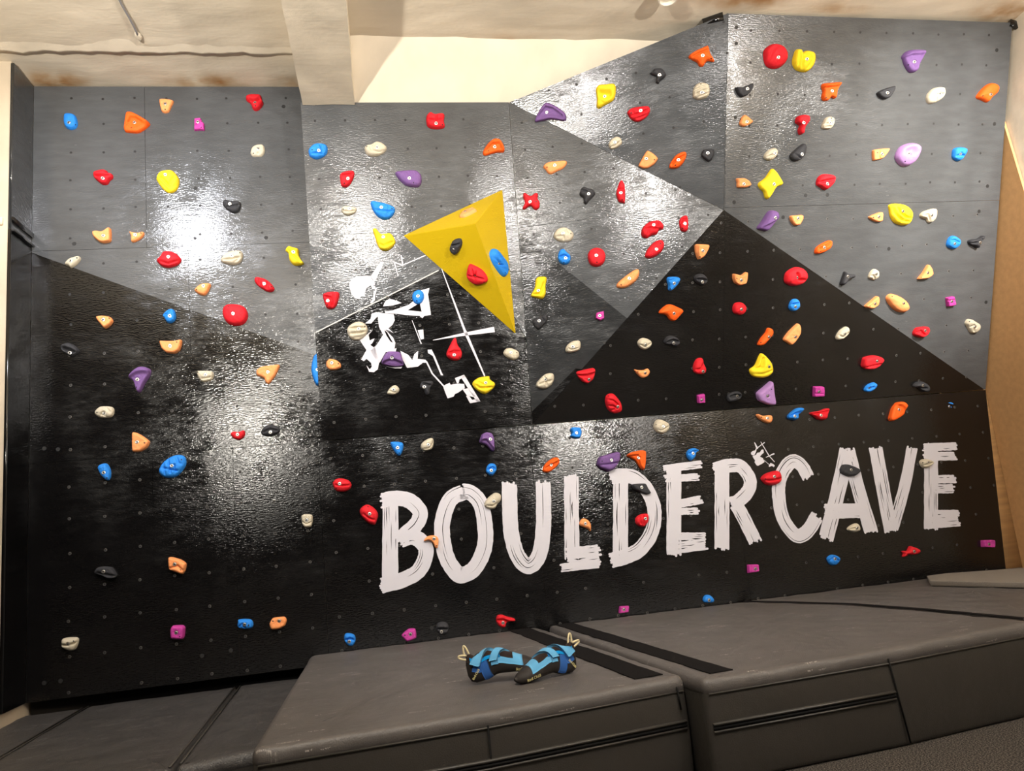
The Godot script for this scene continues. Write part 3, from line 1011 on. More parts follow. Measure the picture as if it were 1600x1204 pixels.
# ------------------------------------------------------------------ painted lettering
# a brush stroke: bristles side by side along a centre line (mm in the panel), ragged at the ends and with slits between
func brush(st: SurfaceTool, line: Array, width: float, rng: RandomNumberGenerator, z: float, rag := 10.0, ends := 3) -> void:
	var pts := PackedVector2Array()
	for i in range(0, line.size(), 2):
		pts.append(Vector2(line[i], line[i + 1]) * 0.001)
	var c := PackedVector2Array()
	for i in range(pts.size() - 1):
		var p0 := pts[maxi(i - 1, 0)]
		var p3 := pts[mini(i + 2, pts.size() - 1)]
		var steps := 2 if pts.size() == 2 else 7
		if pts.size() == 2:
			steps = 16
		for k in steps:
			c.append(pts[i].cubic_interpolate(pts[i + 1], p0, p3, float(k) / steps) if pts.size() > 2 else pts[i].lerp(pts[i + 1], float(k) / steps))
	c.append(pts[-1])
	var w := width * 0.001
	var nb := maxi(3, int(round(width / 13.0)))
	var sides := PackedVector2Array()
	for i in c.size():
		var t := (c[mini(i + 1, c.size() - 1)] - c[maxi(i - 1, 0)]).normalized()
		sides.append(Vector2(-t.y, t.x))
	for b in nb:
		var lo := -w / 2 + w * b / nb
		var hi := -w / 2 + w * (b + 1) / nb + 0.0004
		var outer := b == 0 or b == nb - 1
		var e0: float = (0.001 * rng.randf_range(-rag, rag)) if ends & 1 else 0.0
		var e1: float = (0.001 * rng.randf_range(-rag, rag)) if ends & 2 else 0.0
		var up := PackedVector2Array()
		var dn := PackedVector2Array()
		var n := c.size()
		var slits := []
		for k in 2:
			if rng.randf() < 0.5:
				var s0 := rng.randf_range(-0.1, 0.8)
				slits.append([s0, s0 + rng.randf_range(0.12, 0.4), rng.randf_range(0.003, 0.006)])
		for i in c.size():
			var q := c[i]
			if i == 0:
				q -= (c[1] - c[0]).normalized() * e0
			if i == c.size() - 1:
				q += (c[i] - c[i - 1]).normalized() * e1
			var a := lo
			var d := hi
			for sl in slits:
				var f: float = (float(i) / (n - 1) - sl[0]) / (sl[1] - sl[0])
				if f > 0.0 and f < 1.0 and b < nb - 1:
					d -= sl[2] * sin(PI * f)
			if outer:
				var wob := 0.0016 * rng.randf_range(-1, 1)
				if b == 0:
					a += wob
				if b == nb - 1:
					d += wob
			dn.append(q + sides[i] * a)
			up.append(q + sides[i] * d)
		for i in range(c.size() - 1):
			var poly := [dn[i], dn[i + 1], up[i + 1], up[i]]
			face(st, v3(poly[0], z), v3(poly[1], z), v3(poly[2], z), Vector3(0, 0, 1))
			face(st, v3(poly[0], z), v3(poly[2], z), v3(poly[3], z), Vector3(0, 0, 1))
			if outer:
				var k0 := dn if b == 0 else up
				var ow := v3(sides[i], 0) * (-1.0 if b == 0 else 1.0)
				face(st, v3(k0[i], 0), v3(k0[i + 1], 0), v3(k0[i + 1], z), ow)
				face(st, v3(k0[i], 0), v3(k0[i + 1], z), v3(k0[i], z), ow)
		# ragged tips
		for e in [0, c.size() - 1]:
			var p := dn[e]
			var q := up[e]
			var t := (c[0] - c[1]).normalized() if e == 0 else (c[-1] - c[-2]).normalized()
			var tip := (p + q) / 2 + t * 0.005
			face(st, v3(p, z), v3(q, z), v3(tip, z), Vector3(0, 0, 1))

func letter(parent: Node3D, called: String, strokes: Array, sd: int) -> void:
	var rng := RandomNumberGenerator.new()
	rng.seed = sd
	var st := begin()
	var z := 0.002
	for s in strokes:
		brush(st, s[1], s[0], rng, z)
		z += 0.0002
	var o := part("letter", st.commit(), M["letter_white"], parent)
	o.set_meta("label", "white brush-painted letter " + called)

func figure(parent: Node3D, polys: Array, bars: Array, mtl: String, z := 0.0016) -> void:
	for p in polys:
		var st := begin()
		var pts := PackedVector2Array()
		for i in range(0, p.size(), 2):
			pts.append(Vector2(p[i], p[i + 1]) * 0.001)
		slab_poly(st, pts, z)
		part("shape", st.commit(), M[mtl], parent)
	for b in bars:
		var st := begin()
		var pts := PackedVector2Array()
		for i in range(2, b.size(), 2):
			pts.append(Vector2(b[i], b[i + 1]) * 0.001)
		var n := pts.size()
		var l := PackedVector2Array()
		var r := PackedVector2Array()
		for i in n:
			var t := (pts[mini(i + 1, n - 1)] - pts[maxi(i - 1, 0)]).normalized()
			var w: float = lerpf(b[0], b[1], float(i) / (n - 1)) * 0.0005
			l.append(pts[i] + Vector2(-t.y, t.x) * w)
			r.append(pts[i] - Vector2(-t.y, t.x) * w)
		for i in range(n - 1):
			slab_poly(st, PackedVector2Array([r[i], r[i + 1], l[i + 1], l[i]]), z + 0.0001)
		part("bar", st.commit(), M[mtl], parent)

func build_holds() -> void:
	hold("blue", "B", 182, 3540, 38, "d", [-37, 60, -23, 72, -1, 73, 21, 65, 33, 39, 37, 2, 26, -22, -1, -31, -26, -18, -38, 13], [31, -6], [], "smooth blue egg-shaped hold in the top left corner of the wall")
	hold("orange", "B", 545, 3543, 42, "f", [-49, 65, -13, 70, 32, 43, 85, 1, 59, -31, 22, -57, -5, -60, -59, -51, -61, -19], [-16, -37], [["s", 10, 14, -30, 1, -17, 28, 11, 27, 78, -26]], "orange arrow-shaped hold with a stepped face near the top left")
	hold("peach", "B", 722, 3668, 26, "f", [-36, 33, -6, 38, 45, 27, 31, -11, 16, -46, -7, -53, -25, -43, -34, -5], [0, -40], [], "small peach tapered hold highest on the left grey panel")
	hold("magenta", "B", 907, 3548, 24, "q", [-20, 23, 17, 28, 23, 1, 35, -4, 36, -52, 10, -49, -23, -52], [20, -39], [["g", 5, 8, 25, 17, -10, -18]], "tiny magenta square hold at the top of the left grey panel")
	hold("red", "B", 1252, 3670, 45, "d", [-56, 49, -33, 63, 10, 65, 34, 60, 40, 32, 47, 5, 26, -28, 4, -42, -17, -33, -30, 5, -54, 27], [3, -28], [["g", 10, 16, -51, 15, -3, 7, 41, 25]], "red mushroom-shaped hold at the top, left of the ceiling beam")
	hold("white", "B", 1259, 3364, 28, "d", [-49, -10, -39, 16, -14, 32, 24, 34, 36, 10, 33, -22, 16, -43, -8, -45, -36, -44, -49, -26], [-31, -30], [["g", 6, 7, -6, -51, -3, -28]], "small bone-coloured hold on the left panel below the beam shadow")
	hold("red", "B", 369, 3178, 44, "d", [-61, 48, -45, 60, -10, 67, 15, 61, 18, 46, 43, 40, 46, 15, 30, 0, 16, -23, -10, -25, -32, -9, -59, 22], [], [["g", 8, 14, -52, 22, -21, 19, 14, 21, 50, 26]], "knobbly red hold between the orange arrow hold and two peach holds at left")
	hold("yellow", "B", 720, 3192, 48, "d", [-61, -6, -42, 30, -1, 43, 35, 39, 62, 2, 70, -34, 51, -85, 14, -102, -12, -89, -30, -68, -52, -32], [], [["g", 7, 14, -28, -12, 19, -67, 49, -8], ["g", 6, 10, -46, -27, 11, -95, 66, -50]], "rounded yellow hold with V-shaped grooves on the left panel")
	hold("black", "B", 1082, 3001, 38, "d", [-47, 18, -28, 36, 0, 27, 32, 26, 56, 20, 59, -6, 44, -41, 11, -49, -20, -29, -38, -8], [18, -32], [["g", 8, 8, -26, -21, 49, -8]], "dark grey hold on the left panel right of the bright reflection")
	hold("peach", "B", 368, 2822, 36, "f", [-63, 27, -45, 37, -10, 30, 34, 54, 35, -26, -2, -37, -28, -29, -58, 2], [], [], "larger peach hold of the two side by side at far left")
	hold("peach", "B", 541, 2824, 28, "d", [-37, 26, -17, 23, 9, 17, 40, 24, 45, 6, 27, -18, -9, -37, -27, -34, -28, -1], [33, 9], [], "small winged peach hold, right one of the two at far left")
	hold("white", "B", 192, 2675, 34, "d", [-38, -12, -17, 17, 13, 30, 39, 34, 45, 14, 26, -14, -4, -35, -17, -24], [33, 17], [["g", 6, 10, -2, -38, 23, -15, 49, 6]], "bone-coloured wedge hold at the left end of the grey-black paint line")
	hold("red", "B", 727, 2674, 48, "d", [-73, -8, -52, 16, -34, 45, 11, 45, 46, 22, 63, -9, 45, -38, 0, -54, -36, -49, -62, -28], [], [["g", 7, 13, -60, -21, -3, -41, 64, -17]], "red lip-shaped hold with a horizontal crease on the left panel")
	hold("white", "B", 1082, 2671, 40, "d", [-68, -13, -47, 16, -10, 37, 45, 38, 60, 17, 53, -18, 33, -42, -4, -49, -40, -39, -62, -28], [47, 17], [["g", 6, 11, -63, -22, -4, -20, 47, -9], ["g", 6, 10, 0, -54, 37, -22]], "bone-coloured grooved oval hold beside the yellow wavy hold at left")
	hold("peach", "B", 915, 2490, 36, "d", [-54, -14, -35, 9, -3, 23, 37, 19, 32, -8, 13, -42, -5, -51, -32, -40, -50, -24], [-39, -20], [], "small peach hold above the big red disc on the left panel")
	hold("red", "B", 1081, 2308, 52, "d", [-67, 31, -56, 59, -28, 71, 26, 65, 62, 44, 77, 3, 68, -35, 40, -61, -5, -63, -41, -44, -62, -9], [-27, 47], [], "large smooth red disc hold crossing the paint line on the left panel")
	hold("yellow", "B", 1441, 2677, 46, "d", [-51, 26, -29, 49, -6, 40, 27, 28, 28, -8, 42, -44, 56, -65, 27, -74, -6, -70, -30, -36, -34, 5], [], [["g", 7, 10, -41, 26, 3, -25, 44, -67]], "wavy yellow hold against the right edge of the left panel")
	hold("red", "B", 1262, 2488, 38, "d", [-59, 41, -44, 52, 1, 38, 33, 12, 54, -24, 40, -44, 8, -40, -33, -10, -55, 16], [41, -21], [["g", 8, 8, -23, 44, -30, -11], ["g", 8, 8, 22, 17, 10, -43]], "red slanted bone-like hold under the wavy yellow hold")
	hold("peach", "B", 365, 2314, 34, "f", [-42, 23, -10, 29, 33, 19, 47, -5, 33, -29, 3, -48, -19, -21, -36, 4], [33, 6], [], "small peach hold with a red rim at the top of the left black area")
	hold("blue", "B", 726, 2315, 40, "d", [-45, 13, -27, 36, -4, 50, 18, 44, 28, 9, 21, -20, -2, -35, -23, -27, -36, -2], [1, 30], [["g", 6, 9, -35, 12, -13, 16, 0, 34]], "round blue hold just below the paint line on the left panel")
	hold("black", "B", 189, 2129, 44, "d", [-53, 48, -36, 61, -11, 64, 23, 43, 41, 14, 31, 0, 14, -13, -2, -16, -36, 5, -51, 24], [], [["g", 12, 18, -33, 28, -3, 17, 30, -1]], "black hooded hold near the left edge of the black panel")
	hold("peach", "B", 724, 2136, 36, "f", [-61, 39, -24, 36, 20, 34, 59, 39, 59, 12, 45, -25, 18, -40, -25, -32, -51, -5], [39, 20], [], "peach half-round hold below the round blue hold at left")
	hold("purple", "B", 546, 1951, 52, "d", [-55, 21, -29, 57, 6, 78, 40, 74, 66, 55, 61, 23, 35, -18, 13, -63, -4, -71, -17, -47, -29, -4], [-5, -45], [["s", 14, 14, -37, 20, -5, 36, 38, 43, 68, 31]], "purple tapered hold on the black part of the left panel")
	hold("peach", "B", 1261, 1948, 34, "f", [-65, 22, -33, 39, 58, 46, 65, 33, 37, -23, -1, -68, -18, -58, -26, -33, -66, -11], [], [], "peach axe-shaped hold left of the panel corner with the half-hidden blue hold")
	hold("white", "B", 913, 1953, 36, "d", [-52, 29, -23, 32, 29, 26, 42, 4, 32, -24, 10, -35, -21, -35, -42, -10], [-42, 21], [["g", 6, 7, -19, -19, 36, -13]], "bone-coloured blocky hold on the black left panel below the big red disc")
	hold("white", "B", 366, 1771, 34, "d", [-54, 16, -29, 41, 4, 43, 38, 35, 48, 13, 38, -18, 4, -25, -29, -18, -50, -3], [-35, 5], [["g", 8, 9, -20, -21, -7, 1, 9, -23], ["g", 6, 6, 10, 36, 35, 2]], "bone-coloured knobbly hold on the far left of the black area")
	hold("blue", "B", 1545, 1942, 44, "d", [-39, 7, -26, 75, -11, 101, 17, 106, 38, 61, 40, 2, 23, -55, -2, -92, -24, -67], [], [], "blue hold half hidden behind the left edge of the middle panel")
	hold("peach", "B", 540, 1593, 36, "f", [-28, 61, 6, 49, 44, 19, 61, -1, 47, -32, 13, -52, -29, -50, -32, 6], [41, -8], [], "peach D-shaped hold upper left of the large blue textured hold")
	hold("red", "B", 1079, 1593, 34, "d", [-40, 10, -24, 23, 2, 18, 33, 25, 37, -1, 18, -24, -4, -28, -30, -14], [], [], "small red cup-shaped hold on the left panel above the large blue hold")
	hold("blue", "B", 365, 1437, 34, "d", [-37, 33, -20, 51, 9, 51, 27, 18, 29, -22, 16, -43, -4, -32, -25, -4], [15, -30], [], "blue teardrop hold left of the large blue textured hold")
	hold("blue", "B", 724, 1443, 46, "d", [-76, -10, -52, 29, -9, 57, 34, 63, 63, 46, 67, 5, 40, -38, 6, -62, -37, -62, -70, -42], [50, 32], [["g", 6, 9, -64, -3, -14, -17, 45, -35], ["g", 6, 9, -21, 38, -10, -35], ["g", 6, 9, 22, 52, 34, 15, 67, -1], ["g", 6, 9, 12, 4, 19, -60], ["g", 6, 8, -47, 18, -35, -55]], "large blue hold textured like a turtle shell on the left panel")
	hold("black", "B", 364, 902, 40, "f", [-50, -4, -37, 24, -5, 27, 35, 17, 60, -24, 51, -41, 19, -41, -13, -21], [], [["g", 9, 9, -31, -5, 9, -18, 61, -32]], "black low-contrast hold lower left, level with the peach block hold")
	hold("peach", "B", 727, 902, 38, "f", [-38, 38, -18, 40, 27, 22, 54, -2, 49, -36, 34, -58, 1, -44, -34, -23], [30, -33], [["g", 7, 8, -27, -19, 14, -10, 47, -44]], "peach faceted block hold on the lower left panel")
	hold("black", "B", 1261, 1592, 40, "d", [-56, 2, -37, 38, -1, 48, 43, 32, 51, 8, 23, -13, -22, -19], [], [["g", 8, 10, -40, 3, 0, 19, 45, 6]], "black hold beside the small red cup hold at the left panel edge")
	hold("white", "B", 1440, 1073, 34, "f", [-32, 26, -16, 36, 28, 29, 31, -3, 20, -38, -15, -39, -29, -15], [], [["g", 5, 6, -25, -7, -4, -22, 28, -12]], "bone-coloured square hold left of the lettering")
	hold("white", "B", 186, 545, 38, "d", [-39, 6, -31, 30, 32, 28, 44, 9, 29, -31, 1, -37, -35, -15], [29, 13], [["g", 6, 12, -32, -3, 3, -5, 39, 3]], "bone-coloured grooved hold at the bottom left of the wall")
	hold("magenta", "B", 729, 540, 40, "f", [-35, 17, -23, 37, 27, 33, 39, 17, 34, -29, 21, -41, -32, -30], [18, -23], [], "magenta squarish hold at the bottom of the left panel")
	hold("blue", "B", 1082, 541, 36, "d", [-39, 14, -32, 28, 28, 21, 42, -9, 26, -28, -25, -22, -42, -8], [22, -6], [["g", 6, 8, -35, -13, -13, 4, 3, -24]], "small blue hold beside a peach one at the bottom of the left panel")
	hold("peach", "B", 1266, 539, 36, "f", [-55, -9, -36, 17, 24, 17, 37, -2, 27, -31, -4, -45, -43, -45, -54, -26], [-33, 3], [], "peach rounded block hold beside the small blue hold at lower left")
	hold("red", "C", 2346, 1882, 46, "d", [-52, 60, -27, 82, -3, 70, 42, 75, 59, 65, 53, 29, 55, -11, 25, -23, -15, -23, -48, -10, -56, 20], [39, -8], [["g", 7, 12, -47, 26, -3, 19, 51, 26], ["g", 6, 9, 5, 61, 7, 26]], "blocky red hold highest on the middle panel")
	hold("blue", "C", 1636, 1722, 42, "d", [-59, 18, -30, 47, 8, 54, 45, 42, 49, 7, 32, -22, -16, -43, -53, -26, -61, -6], [-38, 2], [["g", 6, 9, -50, -18, -8, -14, 42, -24], ["g", 6, 8, 9, 40, 24, -19]], "round blue hold at the top left of the middle panel")
	hold("white", "C", 1980, 1738, 40, "d", [-75, 9, -58, 23, -34, 28, 1, 45, 38, 32, 59, 2, 29, -32, -19, -47, -57, -39, -73, -16], [-61, 5], [["g", 6, 9, -44, 11, -32, -19, 10, -29, 50, -15], ["g", 6, 8, -9, 31, -26, 1]], "bone-coloured shell-like hold at the top of the middle panel")
	hold("red", "C", 1795, 1550, 40, "d", [-43, 37, -12, 51, 31, 55, 40, 35, 28, 1, 6, -33, -18, -45, -41, -36, -47, 3], [-23, -30], [["g", 7, 12, -39, 24, -3, 23, 35, 32]], "red tapered hold on the middle panel left of the purple one")
	hold("purple", "C", 2159, 1543, 44, "d", [-81, 47, -51, 56, 36, 60, 69, 39, 78, 9, 69, -31, 43, -47, -10, -39, -42, -18, -69, 17], [24, -28], [], "dark purple leaf-shaped hold on the grey middle panel")
	hold("white", "C", 1793, 1368, 32, "d", [-50, 4, -27, 23, 1, 19, 33, 12, 42, -3, 21, -27, -17, -36, -44, -18], [-38, -3], [["g", 6, 7, -43, -15, -6, -16, 37, -12]], "small bone-coloured hold in the bright reflection on the middle panel")
	hold("blue", "C", 1980, 1369, 42, "d", [-62, 37, -47, 49, 0, 39, 56, 20, 83, -1, 76, -30, 51, -59, 12, -68, -25, -47, -51, -7], [63, -10], [["g", 6, 8, -42, -13, 15, -24, 72, -26], ["g", 6, 7, 45, 9, 36, -64]], "long blue lobed hold above the yellow hold with a round dome")
	hold("yellow", "C", 1980, 1187, 46, "d", [-59, 57, -40, 62, -10, 26, 44, 28, 70, -16, 62, -43, 22, -75, -20, -68, -40, -32, -49, 8], [], [["g", 8, 12, -44, -37, 0, -54, 55, -32]], "yellow hold with a round dome beside the yellow pyramid tip")
	hold("orange", "C", 2700, 1735, 44, "d", [-72, -23, -43, 22, -1, 54, 39, 47, 63, 1, 59, -28, 18, -29, -23, -39, -64, -47], [-40, -27], [["s", 10, 14, -54, -16, -16, 19, 29, 19, 48, -17]], "orange shark-fin hold at the top right of the middle panel")
	hold("red", "C", 1632, 818, 46, "d", [-28, 42, -6, 55, 32, 58, 64, 52, 67, 28, 45, -29, 16, -46, -11, -36, -23, 3], [-5, -25], [["g", 8, 12, -20, 28, 17, 17, 27, -41], ["g", 6, 8, 37, 44, 27, -31]], "red rocky hold at the left edge of the middle panel")
	hold("blue", "C", 2162, 822, 34, "d", [-33, 5, -18, 33, 11, 42, 34, 26, 37, -8, 20, -37, -4, -46, -27, -30], [-9, -28], [], "round blue hold on the hand of the white climber figure")
	hold("white", "C", 1801, 641, 48, "d", [-68, 12, -38, 39, 0, 48, 36, 35, 51, -4, 31, -42, -8, -63, -44, -56, -66, -27], [35, 13], [["g", 7, 12, -63, 7, -11, 10, 44, 5], ["g", 7, 12, -65, -25, -4, -23, 47, -17], ["g", 7, 11, -43, -52, 3, -48, 37, -35]], "bone-coloured brain-like hold on the arm of the climber figure")
	hold("peach", "C", 1631, 449, 34, "f", [-31, 11, -11, 29, 25, 19, 50, -3, 50, -27, 21, -40, -15, -37, -33, -17], [38, -6], [], "peach hold left of the climber figure beside the panel edge")
	hold("purple", "C", 1982, 456, 50, "f", [-63, -25, -45, 22, -20, 44, 22, 42, 55, 30, 67, -43, 25, -50, -21, -42], [55, -33], [["s", 12, 16, -58, -20, 0, -3, 59, -30]], "dark purple hold on the hip of the climber figure")
	hold("white", "C", 1979, 268, 28, "d", [-38, -11, -18, 16, 12, 29, 34, 8, 28, -15, -2, -28, -34, -23], [], [["g", 5, 6, -28, -3, 8, -15]], "small bone-coloured hold under the climber figure")
	hold("black", "C", 2161, 272, 36, "d", [-24, 10, -8, 34, 50, 35, 56, 15, 37, -8, 30, -41, 10, -48, -2, -20, -20, -4], [15, -34], [["g", 9, 12, -5, 23, 32, 10]], "black hooked hold under the thigh of the climber figure")
	hold("red", "C", 2353, 452, 46, "d", [-41, 22, -21, 60, 7, 103, 23, 105, 29, 67, 50, 27, 47, -12, 21, -30, -17, -23, -40, -2], [32, -13], [["g", 7, 13, -40, 15, 4, 22, 47, 20]], "red pointed hold below the crossed bars of the climber figure")
	hold("yellow", "C", 2531, 272, 46, "d", [-75, 8, -39, 35, 1, 41, 31, 41, 34, 21, 62, -5, 50, -34, 3, -65, -26, -58, -63, -26], [], [["g", 7, 12, -73, 2, -36, -30, 42, -30], ["g", 6, 9, -52, 15, -15, -7]], "yellow ridged hold at the foot of the climber figure")
	hold("white", "C", 2702, 447, 34, "d", [-41, 7, -23, 29, 12, 29, 51, 7, 53, -23, 27, -43, -8, -34, -36, -13], [37, -1], [], "plain bone-coloured rounded hold below the tip of the yellow pyramid")
	hold("black", "VL", 306, -156, 42, "d", [-33, 9, 4, 46, 49, 47, 57, 27, 39, -4, -8, -38, -30, -22], [], [["g", 7, 9, -2, 23, 51, 20]], "black hold on the yellow pyramid")
	hold("red", "VL", 372, -346, 46, "d", [-51, 33, -19, 72, 9, 58, 48, 19, 63, -26, 55, -55, 26, -64, -17, -59, -49, -30, -60, 4], [45, -48], [["g", 6, 9, -2, 65, 0, 2], ["g", 6, 9, 29, 47, 5, 1, 56, -37], ["g", 6, 8, -43, 18, -2, -2]], "red scalloped hold on the yellow pyramid")
	hold("blue", "VR", -198, 399, 36, "d", [-71, 41, -55, 74, -19, 91, 41, 69, 103, 38, 122, -3, 106, -47, 68, -61, 16, -43, -43, -2], [62, -42], [["g", 6, 8, -74, 27, 3, 6, 81, -31], ["g", 6, 7, -50, -7, 29, -3]], "blue elongated hold on the right face of the yellow pyramid")
	hold("peach", "VT", 383, 128, 16, "f", [-31, -46, -28, 8, 3, 38, 44, 40, 75, -9, 41, -43, 3, -63], [], [], "thin peach hold on the top face of the yellow pyramid")
	hold("purple", "F", -988, 768, 52, "d", [-85, -38, -53, 15, -11, 57, 15, 60, 66, 26, 109, -21, 111, -60, 92, -66, 15, -42, -46, -42], [92, -33], [["s", 12, 16, -48, -5, -1, 34, 46, 16, 99, -38]], "large purple fin-shaped hold under the slanted top edge")
	hold("yellow", "F", -623, 796, 52, "d", [-48, 54, -28, 74, 11, 71, 68, 62, 70, 17, 51, -27, 14, -43, -16, -52, -43, -63, -58, -49, -50, -7, -50, 26], [-38, -59], [["g", 26, 20, -20, 16, 22, 3], ["g", 6, 6, -44, -13, -13, -38]], "yellow scooped hold on the upper slanted triangle")
	hold("red", "F", -421, 668, 46, "d", [-80, 12, -53, 30, 1, 30, 49, 23, 57, -5, 31, -38, -20, -57, -57, -40, -77, -8], [-57, -3], [["g", 7, 12, -74, -21, -14, -14, 55, 1], ["g", 7, 11, -57, -44, -8, -39, 37, -28], ["g", 6, 8, -59, 18, -42, -4]], "red diagonally grooved hold below the yellow scooped hold")
	hold("black", "F", -283, 852, 38, "d", [-54, 27, -36, 33, -25, 45, 4, 43, 26, 30, 39, -1, 25, -17, -1, -30, -12, -44, -27, -34, -21, -3, -47, 16], [-15, -31], [], "black three-pronged hold near the slanted top edge")
	hold("orange", "F", -22, 909, 46, "d", [-80, 15, -52, 36, 30, 56, 43, 49, 48, 11, 66, -29, 60, -42, 24, -30, -2, -54, -25, -49, -32, -28, -57, -8], [47, -25], [["g", 8, 12, -76, 2, -28, 17, 34, 27]], "orange winged hold below the peak of the wall")
	hold("white", "F", -51, 703, 46, "d", [-52, 4, -43, 39, -16, 62, 21, 59, 47, 40, 49, 2, 30, -26, -18, -33, -49, -16], [0, 50], [["g", 6, 10, -46, 22, 7, 34, 44, 32], ["g", 6, 10, -49, -6, 4, 9, 48, 12], ["g", 6, 10, -37, -24, 11, -13, 41, -9]], "bone-coloured diagonally ribbed hold left of the vertical fold")
	hold("white", "F", -599, 514, 34, "d", [-41, 0, -20, 25, 16, 35, 39, 19, 40, -10, 12, -29, -18, -35, -37, -25], [-29, -21], [["g", 6, 9, -31, -23, -6, -18, 37, 3]], "bone-coloured hold midway along the upper slanted triangle")
	hold("peach", "F", -423, 383, 30, "f", [-52, -26, -23, 13, 12, 50, 47, 24, 69, -9, 44, -38, 3, -55, -26, -52, -52, -35], [47, -16], [], "peach rounded-corner hold on the lower edge of the upper triangle")
	hold("orange", "F", -235, 340, 42, "d", [-57, -21, -37, 9, -4, 37, 36, 47, 54, 36, 45, 4, 17, -29, -14, -43, -52, -38], [-21, -27], [["g", 8, 13, -41, -16, -9, 7, 41, 21]], "orange slanted bean-like hold beside a black one on the upper triangle")
	hold("black", "F", -58, 350, 34, "f", [-34, 10, -17, 29, 39, 19, 38, -12, 23, -38, 0, -49, -24, -27, -38, -8], [3, -36], [], "black shield-shaped hold left of the vertical fold")
	hold("peach", "G", 307, 1584, 32, "d", [-72, 6, -45, 28, 15, 31, 70, 27, 76, 8, 50, -19, 8, -34, -28, -47, -47, -38, -60, -16], [-49, -8], [], "peach bean-like hold at the top of the grey lower triangle")
	hold("red", "G", 130, 1372, 40, "d", [-37, 61, -22, 65, 6, 41, 38, 57, 55, 50, 49, 20, 59, -1, 53, -36, 26, -48, -1, -19, -37, -35, -52, -29, -33, 5, -40, 36], [38, -5], [], "red X-shaped hold right of the yellow pyramid")
	hold("black", "G", 494, 1377, 40, "d", [-53, 20, -37, 48, -16, 56, -2, 44, 27, 35, 44, 8, 26, -15, -1, -37, -18, -55, -34, -43, -33, -13, -51, 4], [-11, -31], [["g", 8, 9, -40, 28, -11, 19]], "black knobbly hold beside the tall narrow red hold")
	hold("red", "G", 692, 1361, 36, "d", [-21, 23, -6, 62, 11, 85, 21, 81, 32, 47, 22, -53, 5, -56, -18, -43, -26, 4], [3, -45], [["g", 8, 10, -17, 26, 28, 20]], "tall narrow red hold on the grey lower triangle")
	hold("white", "G", 311, 1152, 40, "d", [-58, -1, -29, 36, 21, 40, 62, 5, 62, -25, 37, -48, -3, -50, -41, -33], [49, -8], [["g", 7, 9, -49, -17, 1, -13, 1, -53], ["g", 6, 7, 15, 31, 31, -6]], "bone-coloured bean hold above a blue one on the grey lower triangle")
	hold("red", "G", 867, 1137, 46, "d", [-73, -20, -50, 12, -8, 32, 41, 31, 65, -2, 56, -26, 34, -28, 17, -51, -18, -57, -44, -69, -72, -56], [], [["g", 7, 12, -65, -17, -16, -17, 36, -29], ["g", 6, 8, -47, -74, -33, -31], ["g", 6, 8, 32, 22, 24, -7]], "red claw-like hold near the tip of the grey lower triangle")
	hold("red", "G", 1058, 1125, 34, "d", [-30, 15, -17, 44, 14, 55, 27, 38, 19, -31, -2, -45, -25, -31], [-17, -28], [["g", 6, 8, -29, 1, -11, 29, 21, 25]], "small red upright hold nearest the tip of the black triangle")
	hold("blue", "G", 311, 996, 40, "d", [-44, 32, -28, 60, -3, 64, 10, 45, 32, 18, 23, -21, -8, -35, -37, -20, -46, 7], [-13, -26], [["g", 9, 14, -38, 12, -3, 18, 25, 0]], "blue cupped hold on the edge of the dark grey corner")
	hold("red", "G", 499, 988, 50, "d", [-51, 9, -30, 46, 11, 57, 48, 37, 59, -4, 39, -47, -2, -62, -40, -43], [-1, -42], [], "smooth round red hold on the grey lower triangle")
	hold("red", "G", 867, 985, 44, "d", [-68, -19, -46, 18, -3, 53, 38, 62, 56, 37, 42, -2, 2, -32, -43, -44, -67, -34], [27, 31], [], "glossy red oval hold beside the black triangle edge")
	hold("yellow", "G", 123, 814, 46, "d", [-7, 80, 14, 90, 58, 81, 48, 34, 42, -21, 19, -48, -10, -40, -48, -26, -47, -14, -23, 22, -15, 51], [], [["g", 8, 12, -37, -20, 8, -20, 39, 41]], "yellow curved hold on the dark grey corner by the pyramid")
	hold("black", "G", 108, 627, 38, "d", [-42, -3, -23, 20, 23, 35, 49, 44, 55, 21, 44, -7, -5, -47, -29, -34], [-31, -11], [["g", 7, 8, 13, 29, 29, -3]], "black lumpy hold below the yellow curved hold")
	hold("peach", "G", 683, 825, 42, "d", [-79, -27, -59, -4, -6, 30, 46, 56, 69, 48, 60, 7, 27, -24, -25, -48, -69, -45], [-54, -33], [], "long peach sausage-shaped hold at the black triangle edge")
	hold("magenta", "G", 480, 619, 30, "q", [-19, 21, 29, 28, 27, -19, 0, -28, -25, -13], [], [], "tiny magenta square hold on the dark grey corner")
	hold("white", "G", 296, 445, 36, "d", [-47, -10, -32, 18, 5, 39, 44, 37, 51, 14, 38, -19, -3, -30, -37, -28], [-35, -8], [["g", 5, 7, -39, 2, -11, -15, 33, -10]], "bone-coloured hold on the dark grey corner beside the fold")
	hold("white", "G", 109, 265, 38, "d", [-62, -22, -34, 10, 4, 35, 48, 33, 51, -4, 25, -41, -16, -55, -54, -43], [], [["g", 7, 9, -42, -25, -2, -15, 43, -9], ["g", 6, 8, -7, 26, 6, -40]], "bone-coloured crumpled hold at the bottom of the dark grey corner")
	hold("peach", "E", 3901, 1012, 36, "f", [-39, 34, -24, 43, 45, 37, 45, 11, 19, -32, -18, -52, -36, -10], [-19, -35], [["s", 6, 7, -31, 38, -28, -44]], "peach shield hold highest in the black triangle")
	hold("blue", "E", 3715, 823, 40, "d", [-35, 20, -25, 38, 32, 37, 48, 22, 32, -12, -4, -44, -25, -41, -27, -14], [-21, -33], [["g", 7, 8, -32, 16, 14, 29]], "small blue clawed hold in the black triangle")
